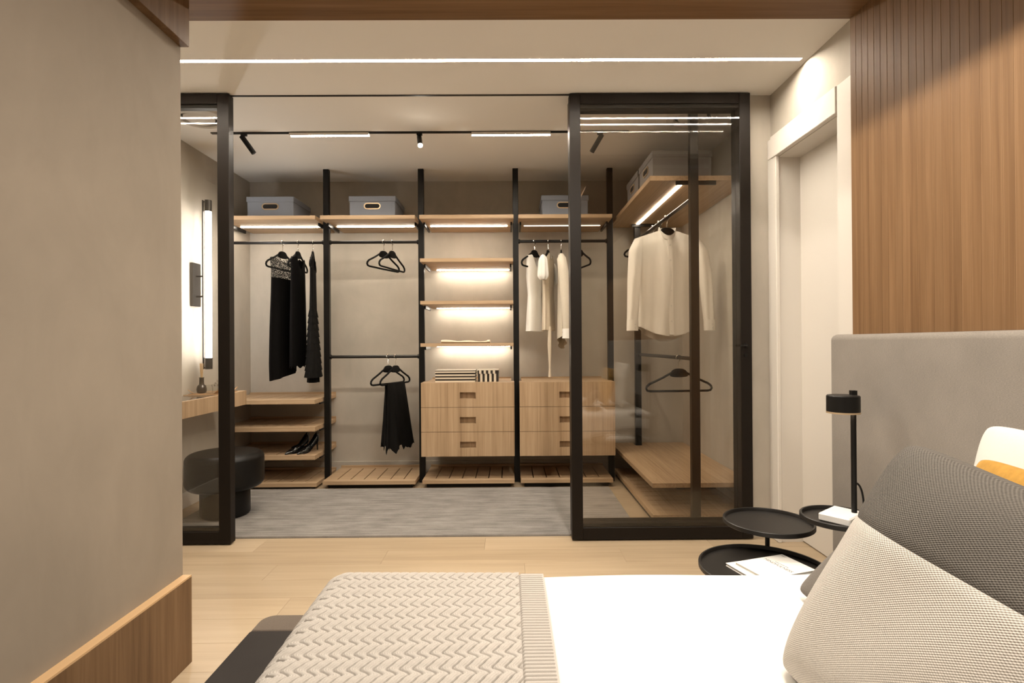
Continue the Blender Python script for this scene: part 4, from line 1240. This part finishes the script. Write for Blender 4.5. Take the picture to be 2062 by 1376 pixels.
# ------------------------------------------------------------------ cushions
def cushion_pts(w, h, th, nu=60, nv=60, pinch=0.06, sag=0.0, p=2.2, seed=0):
    """front and back sheets of a plump square cushion; u across, v up; returns arrays (nu,nv,3) front/back and uv"""
    u = np.linspace(-1, 1, nu); v = np.linspace(-1, 1, nv)
    Uu, Vv = np.meshgrid(u, v, indexing='ij')
    xx = Uu * w / 2 * (1 - pinch * (1 - Vv ** 2) ** 1.0 * 0 - pinch * (1 - np.abs(Vv) ** 2) * np.abs(Uu) ** 3)
    yy = Vv * h / 2 * (1 - pinch * (1 - np.abs(Uu) ** 2) * np.abs(Vv) ** 3)
    prof = ((1 - np.abs(Uu) ** p) * (1 - np.abs(Vv) ** p)) ** 0.55
    r_ = np.random.default_rng(seed); ph = r_.uniform(0, 6, 4)
    wr_ = 0.035 * np.sin(4 * Uu + 3 * Vv + ph[0]) + 0.025 * np.sin(7 * Uu - 4 * Vv + ph[1])
    front = th / 2 * prof * (1 + wr_); back = -th / 2 * prof * (1 - wr_)
    return Uu, Vv, xx, yy, front, back
def quad(fr, a, b):
    c00, c10, c01, c11, ez = fr
    u, v = (a + 1) / 2, (b + 1) / 2
    return c00 * ((1 - u) * (1 - v)) + c10 * (u * (1 - v)) + c01 * ((1 - u) * v) + c11 * (u * v)
def put_sheet(t, name, mat, xx, yy, zz, Uu, Vv, fr, sl=None, smooth=80):
    c00, c10, c01, c11, ez = fr
    if sl is not None:
        xx, yy, zz, Uu, Vv = (A[sl] for A in (xx, yy, zz, Uu, Vv))
    nu, nv = xx.shape
    org = Vector(ORG[t.name])
    me = bpy.data.meshes.new(name)
    pts = [tuple(quad(fr, float(xx[i, j]), float(yy[i, j])) + ez * float(zz[i, j]) - org) for i in range(nu) for j in range(nv)]
    fs = [(i * nv + j, (i + 1) * nv + j, (i + 1) * nv + j + 1, i * nv + j + 1) for i in range(nu - 1) for j in range(nv - 1)]
    me.from_pydata(pts, [], fs)
    uvl = me.uv_layers.new(name='UVMap')
    uvs = [((float(Uu[i, j]) + 1) / 2, (float(Vv[i, j]) + 1) / 2) for i in range(nu) for j in range(nv)]
    for lp in me.loops: uvl.data[lp.index].uv = uvs[lp.vertex_index]
    me.polygons.foreach_set('use_smooth', [True] * len(me.polygons))
    me.materials.append(mat)
    ob = bpy.data.objects.new(name, me); COL.objects.link(ob); ob.parent = t
    return ob
def cushion(name, label, far_bot, far_top, near_bot, th, mats, seam=None, piping=None, pinch=0.07, seed=0, group=None, near_top=None):
    fb, ft, nb = Vector(far_bot), Vector(far_top), Vector(near_bot)
    nt_ = Vector(near_top) if near_top else nb + ft - fb
    c = (fb + ft + nb + nt_) / 4
    ez = (nb - fb).cross(ft - fb).normalized()
    if ez.x > 0: ez = -ez
    fr = (fb, nb, ft, nt_, ez)
    w = h = 2.0
    t = thing(name, label, 'cushion', (c.x, c.y, min(fb.z, nb.z)), group)
    Uu, Vv, xx, yy, f, bk = cushion_pts(w, h, th, pinch=pinch, seed=seed)
    kr = 1 - 0.075 * np.abs(Uu) ** 7 * np.abs(Vv) ** 7
    xx, yy = xx * kr, yy * kr
    if seam is None:
        put_sheet(t, 'front_face', mats[0], xx, yy, f, Uu, Vv, fr)
    else:
        # bend the rows so that the seam is a row of the grid: rows below go light, rows above dark
        nu, nv = Uu.shape; k = int(nv * 0.55)
        s_ = seam[0] + (seam[1] - seam[0]) * (Uu[:, 0] + 1) / 2
        v = np.linspace(-1, 1, nv)
        V2 = np.zeros_like(Uu)
        for i in range(nu):
            V2[i] = np.interp(np.arange(nv), [0, k, nv - 1], [-1, s_[i], 1])
        p = 2.2
        xx = Uu * w / 2 * (1 - pinch * (1 - V2 ** 2) * np.abs(Uu) ** 3); yy = V2 * h / 2 * (1 - pinch * (1 - Uu ** 2) * np.abs(V2) ** 3)
        kr = 1 - 0.05 * np.abs(Uu) ** 8 * np.abs(V2) ** 8
        xx, yy = xx * kr, yy * kr
        prof = np.clip((1 - np.abs(Uu) ** 2.6) * (1 - np.abs(V2) ** 2.6), 0, 1) ** 0.5
        wr_ = 0.035 * np.sin(4 * Uu + 3 * V2 + 1.0) + 0.025 * np.sin(7 * Uu - 4 * V2)
        f = th / 2 * prof * (1 + wr_); bk = -th / 2 * prof
        dip = np.exp(-((V2 - s_[:, None]) / 0.03) ** 2) * 0.004
        f = f - dip * (prof > 0.2)
        Vv = V2
        put_sheet(t, 'light_panel', mats[0], xx, yy, f, Uu, Vv, fr, (slice(None), slice(0, k + 1)))
        put_sheet(t, 'dark_panel', mats[1], xx, yy, f, Uu, Vv, fr, (slice(None), slice(k, nv)))
    put_sheet(t, 'back_face', mats[-1], xx, yy, bk, Uu, Vv, fr)
    return t
# the big two-tone cushion facing the foot of the bed
cushion('two_tone_cushion', 'large two-tone basket weave cushion, dark above a light half', (0.503, 1.032, 0.510), (0.703, 0.962, 0.955), (0.60, 0.50, 0.505), 0.205,
        (M_weave_l, M_weave_d, M_cush_grey), seam=(0.34, 0.30), pinch=0.03, near_top=(0.785, 0.42, 0.865))
cushion('grey_cushion', 'dark grey cushion mostly hidden behind the two-tone cushion', (0.69, 1.325, 0.522), (0.82, 1.295, 0.68), (0.72, 0.95, 0.522), 0.085, (M_cush_grey, M_cush_grey), pinch=0.05, seed=3)
cushion('mustard_cushion', 'mustard yellow velvet cushion between the grey and white cushions', (0.90, 1.20, 0.53), (0.985, 1.150, 0.888), (0.90, 0.70, 0.53), 0.10, (M_mustard, M_mustard), pinch=0.08, seed=4)
cushion('white_cushion', 'white textured cushion leaning on the headboard', (1.02, 1.29, 0.53), (1.10, 1.265, 0.940), (1.02, 0.72, 0.53), 0.12, (M_pillow_white, M_pillow_white), pinch=0.06, seed=5)

# ------------------------------------------------------------------ side tables, lamp, booklets
def tray_table(label, x, y, z, r, stem, br):
    t = thing('tray_side_table', label, 'side table', (stem[0], stem[1], 0), 'black round tray tables by the bed')
    G().lathe([(0, z - 0.006), (r - 0.004, z - 0.006), (r, z - 0.003), (r, z + 0.010), (r - 0.002, z + 0.012), (r - 0.0075, z + 0.012), (r - 0.0085, z + 0.010), (r - 0.010, z), (0, z)], (x, y, 0), 72).build('tray', M_tray, t, smooth=40)
    G().cyl((stem[0], stem[1], 0.008), (stem[0], stem[1], z - 0.004), 0.0085, 14).build('stem', M_tray, t)
    G().lathe([(0, 0), (br, 0), (br, 0.006), (br - 0.004, 0.010), (0, 0.010)], (stem[0], stem[1], 0), 40).build('foot_disc', M_tray, t)
tray_table('black round tray table standing empty by the low book tray', 0.975, 2.062, 0.440, 0.160, (0.972, 2.062), 0.10)
tray_table('low wide black tray table carrying the white booklets', 0.868, 1.862, 0.345, 0.215, (0.80, 1.935), 0.09)
tray_table('black tray table by the headboard carrying the table lamp', 1.098, 1.815, 0.533, 0.120, (1.172, 1.850), 0.050)

t = thing('table_lamp', 'black table lamp with drum head on a white marble base', 'table lamp', (1.10, 1.81, 0.533))
g = G().box(-0.062, 0.062, -0.048, 0.048, 0, 0.026, b=0.004)
g.v = at((1.098, 1.805, 0.533), R(38), g.v); g.build('marble_base', M_marble, t)
px, py = 1.137, 1.800
G().cyl((px, py, 0.555), (px, py, 0.957), 0.0085, 16).build('pole', M_black, t)
B(px - 0.0085, px + 0.0085, py - 0.0085, py + 0.0085, 0.935, 0.962).build('pole_cap', M_black, t, smooth=0)
hx, hy = px - 0.041, py - 0.012
dh = G().lathe([(0.0, 0.948), (0.046, 0.948), (0.049, 0.945), (0.049, 0.892), (0.045, 0.892), (0.045, 0.900), (0.0, 0.900)], (hx, hy, 0), 48).build('drum_head', M_black, t)
G().lathe([(0.0495, 0.8945), (0.0495, 0.889), (0.046, 0.889), (0.046, 0.8945)], (hx, hy, 0), 48).build('brass_rim', M_brass, t)
G().lathe([(0.0, 0.8945), (0.044, 0.8945), (0.044, 0.897), (0.0, 0.897)], (hx, hy, 0), 40).build('light_disc', E_lamp, t)
G().tube([(px + 0.006 + 0.046 * math.sin(k * pi / 24), py + 0.004 + 0.03 * k / 12, 0.655 - 0.118 * (1 - math.cos(k * pi / 24)) ) for k in range(13)], 0.0032, 8).build('cord', M_black, t)

def booklet(label, c, w, d, h, rz, z, prints):
    t = thing('booklet', label, 'booklet', (c[0], c[1], z), 'white booklets on the low tray')
    def put(g, name, m, par=t):
        g.v = at((c[0], c[1], z), rz, g.v); return g.build(name, m, par, smooth=0)
    put(G().box(-w / 2, w / 2, -d / 2, d / 2, h - 0.0015, h), 'cover', M_paper)
    put(G().box(-w / 2 + 0.002, w / 2 - 0.002, -d / 2 + 0.002, d / 2 - 0.002, 0.0012, h - 0.0015), 'pages', M_page)
    put(G().box(-w / 2, w / 2, -d / 2, d / 2, 0, 0.0012), 'back_cover', M_paper)
    for kind, x, y, sz, rot, txt in prints:
        cu = bpy.data.curves.new('print', 'FONT'); cu.body = txt; cu.size = sz; cu.extrude = 0.0001; cu.align_x = 'CENTER'
        ob = bpy.data.objects.new('tmp', cu); COL.objects.link(ob)
        dg = bpy.context.evaluated_depsgraph_get()
        me = bpy.data.meshes.new_from_object(ob.evaluated_get(dg)); bpy.data.objects.remove(ob)
        me.materials.append(M_ink)
        o = bpy.data.objects.new(kind, me); COL.objects.link(o); o.parent = t
        p = at((0, 0, 0), rz, [(x, y, h + 0.0002)])[0]
        o.location = p; o.rotation_euler = (0, 0, rz + rot)
TZB = 0.3455
booklet('bottom white booklet of the pile on the low tray', (0.862, 1.857), 0.192, 0.145, 0.010, R(16), TZB, [('lettering', -0.02, 0.055, 0.010, 0, 'ART')])
booklet('top white booklet of the pile with grey title lettering', (0.895, 1.847), 0.205, 0.145, 0.010, R(18), TZB + 0.0102,
        [('title_lettering', 0.008, 0.0, 0.019, R(-90), 'MINDFULNESS'), ('fine_lettering', 0.028, 0.0, 0.0065, R(-90), 'simple everyday living'), ('corner_lettering', 0.088, 0.055, 0.010, R(-90), 'ART')])
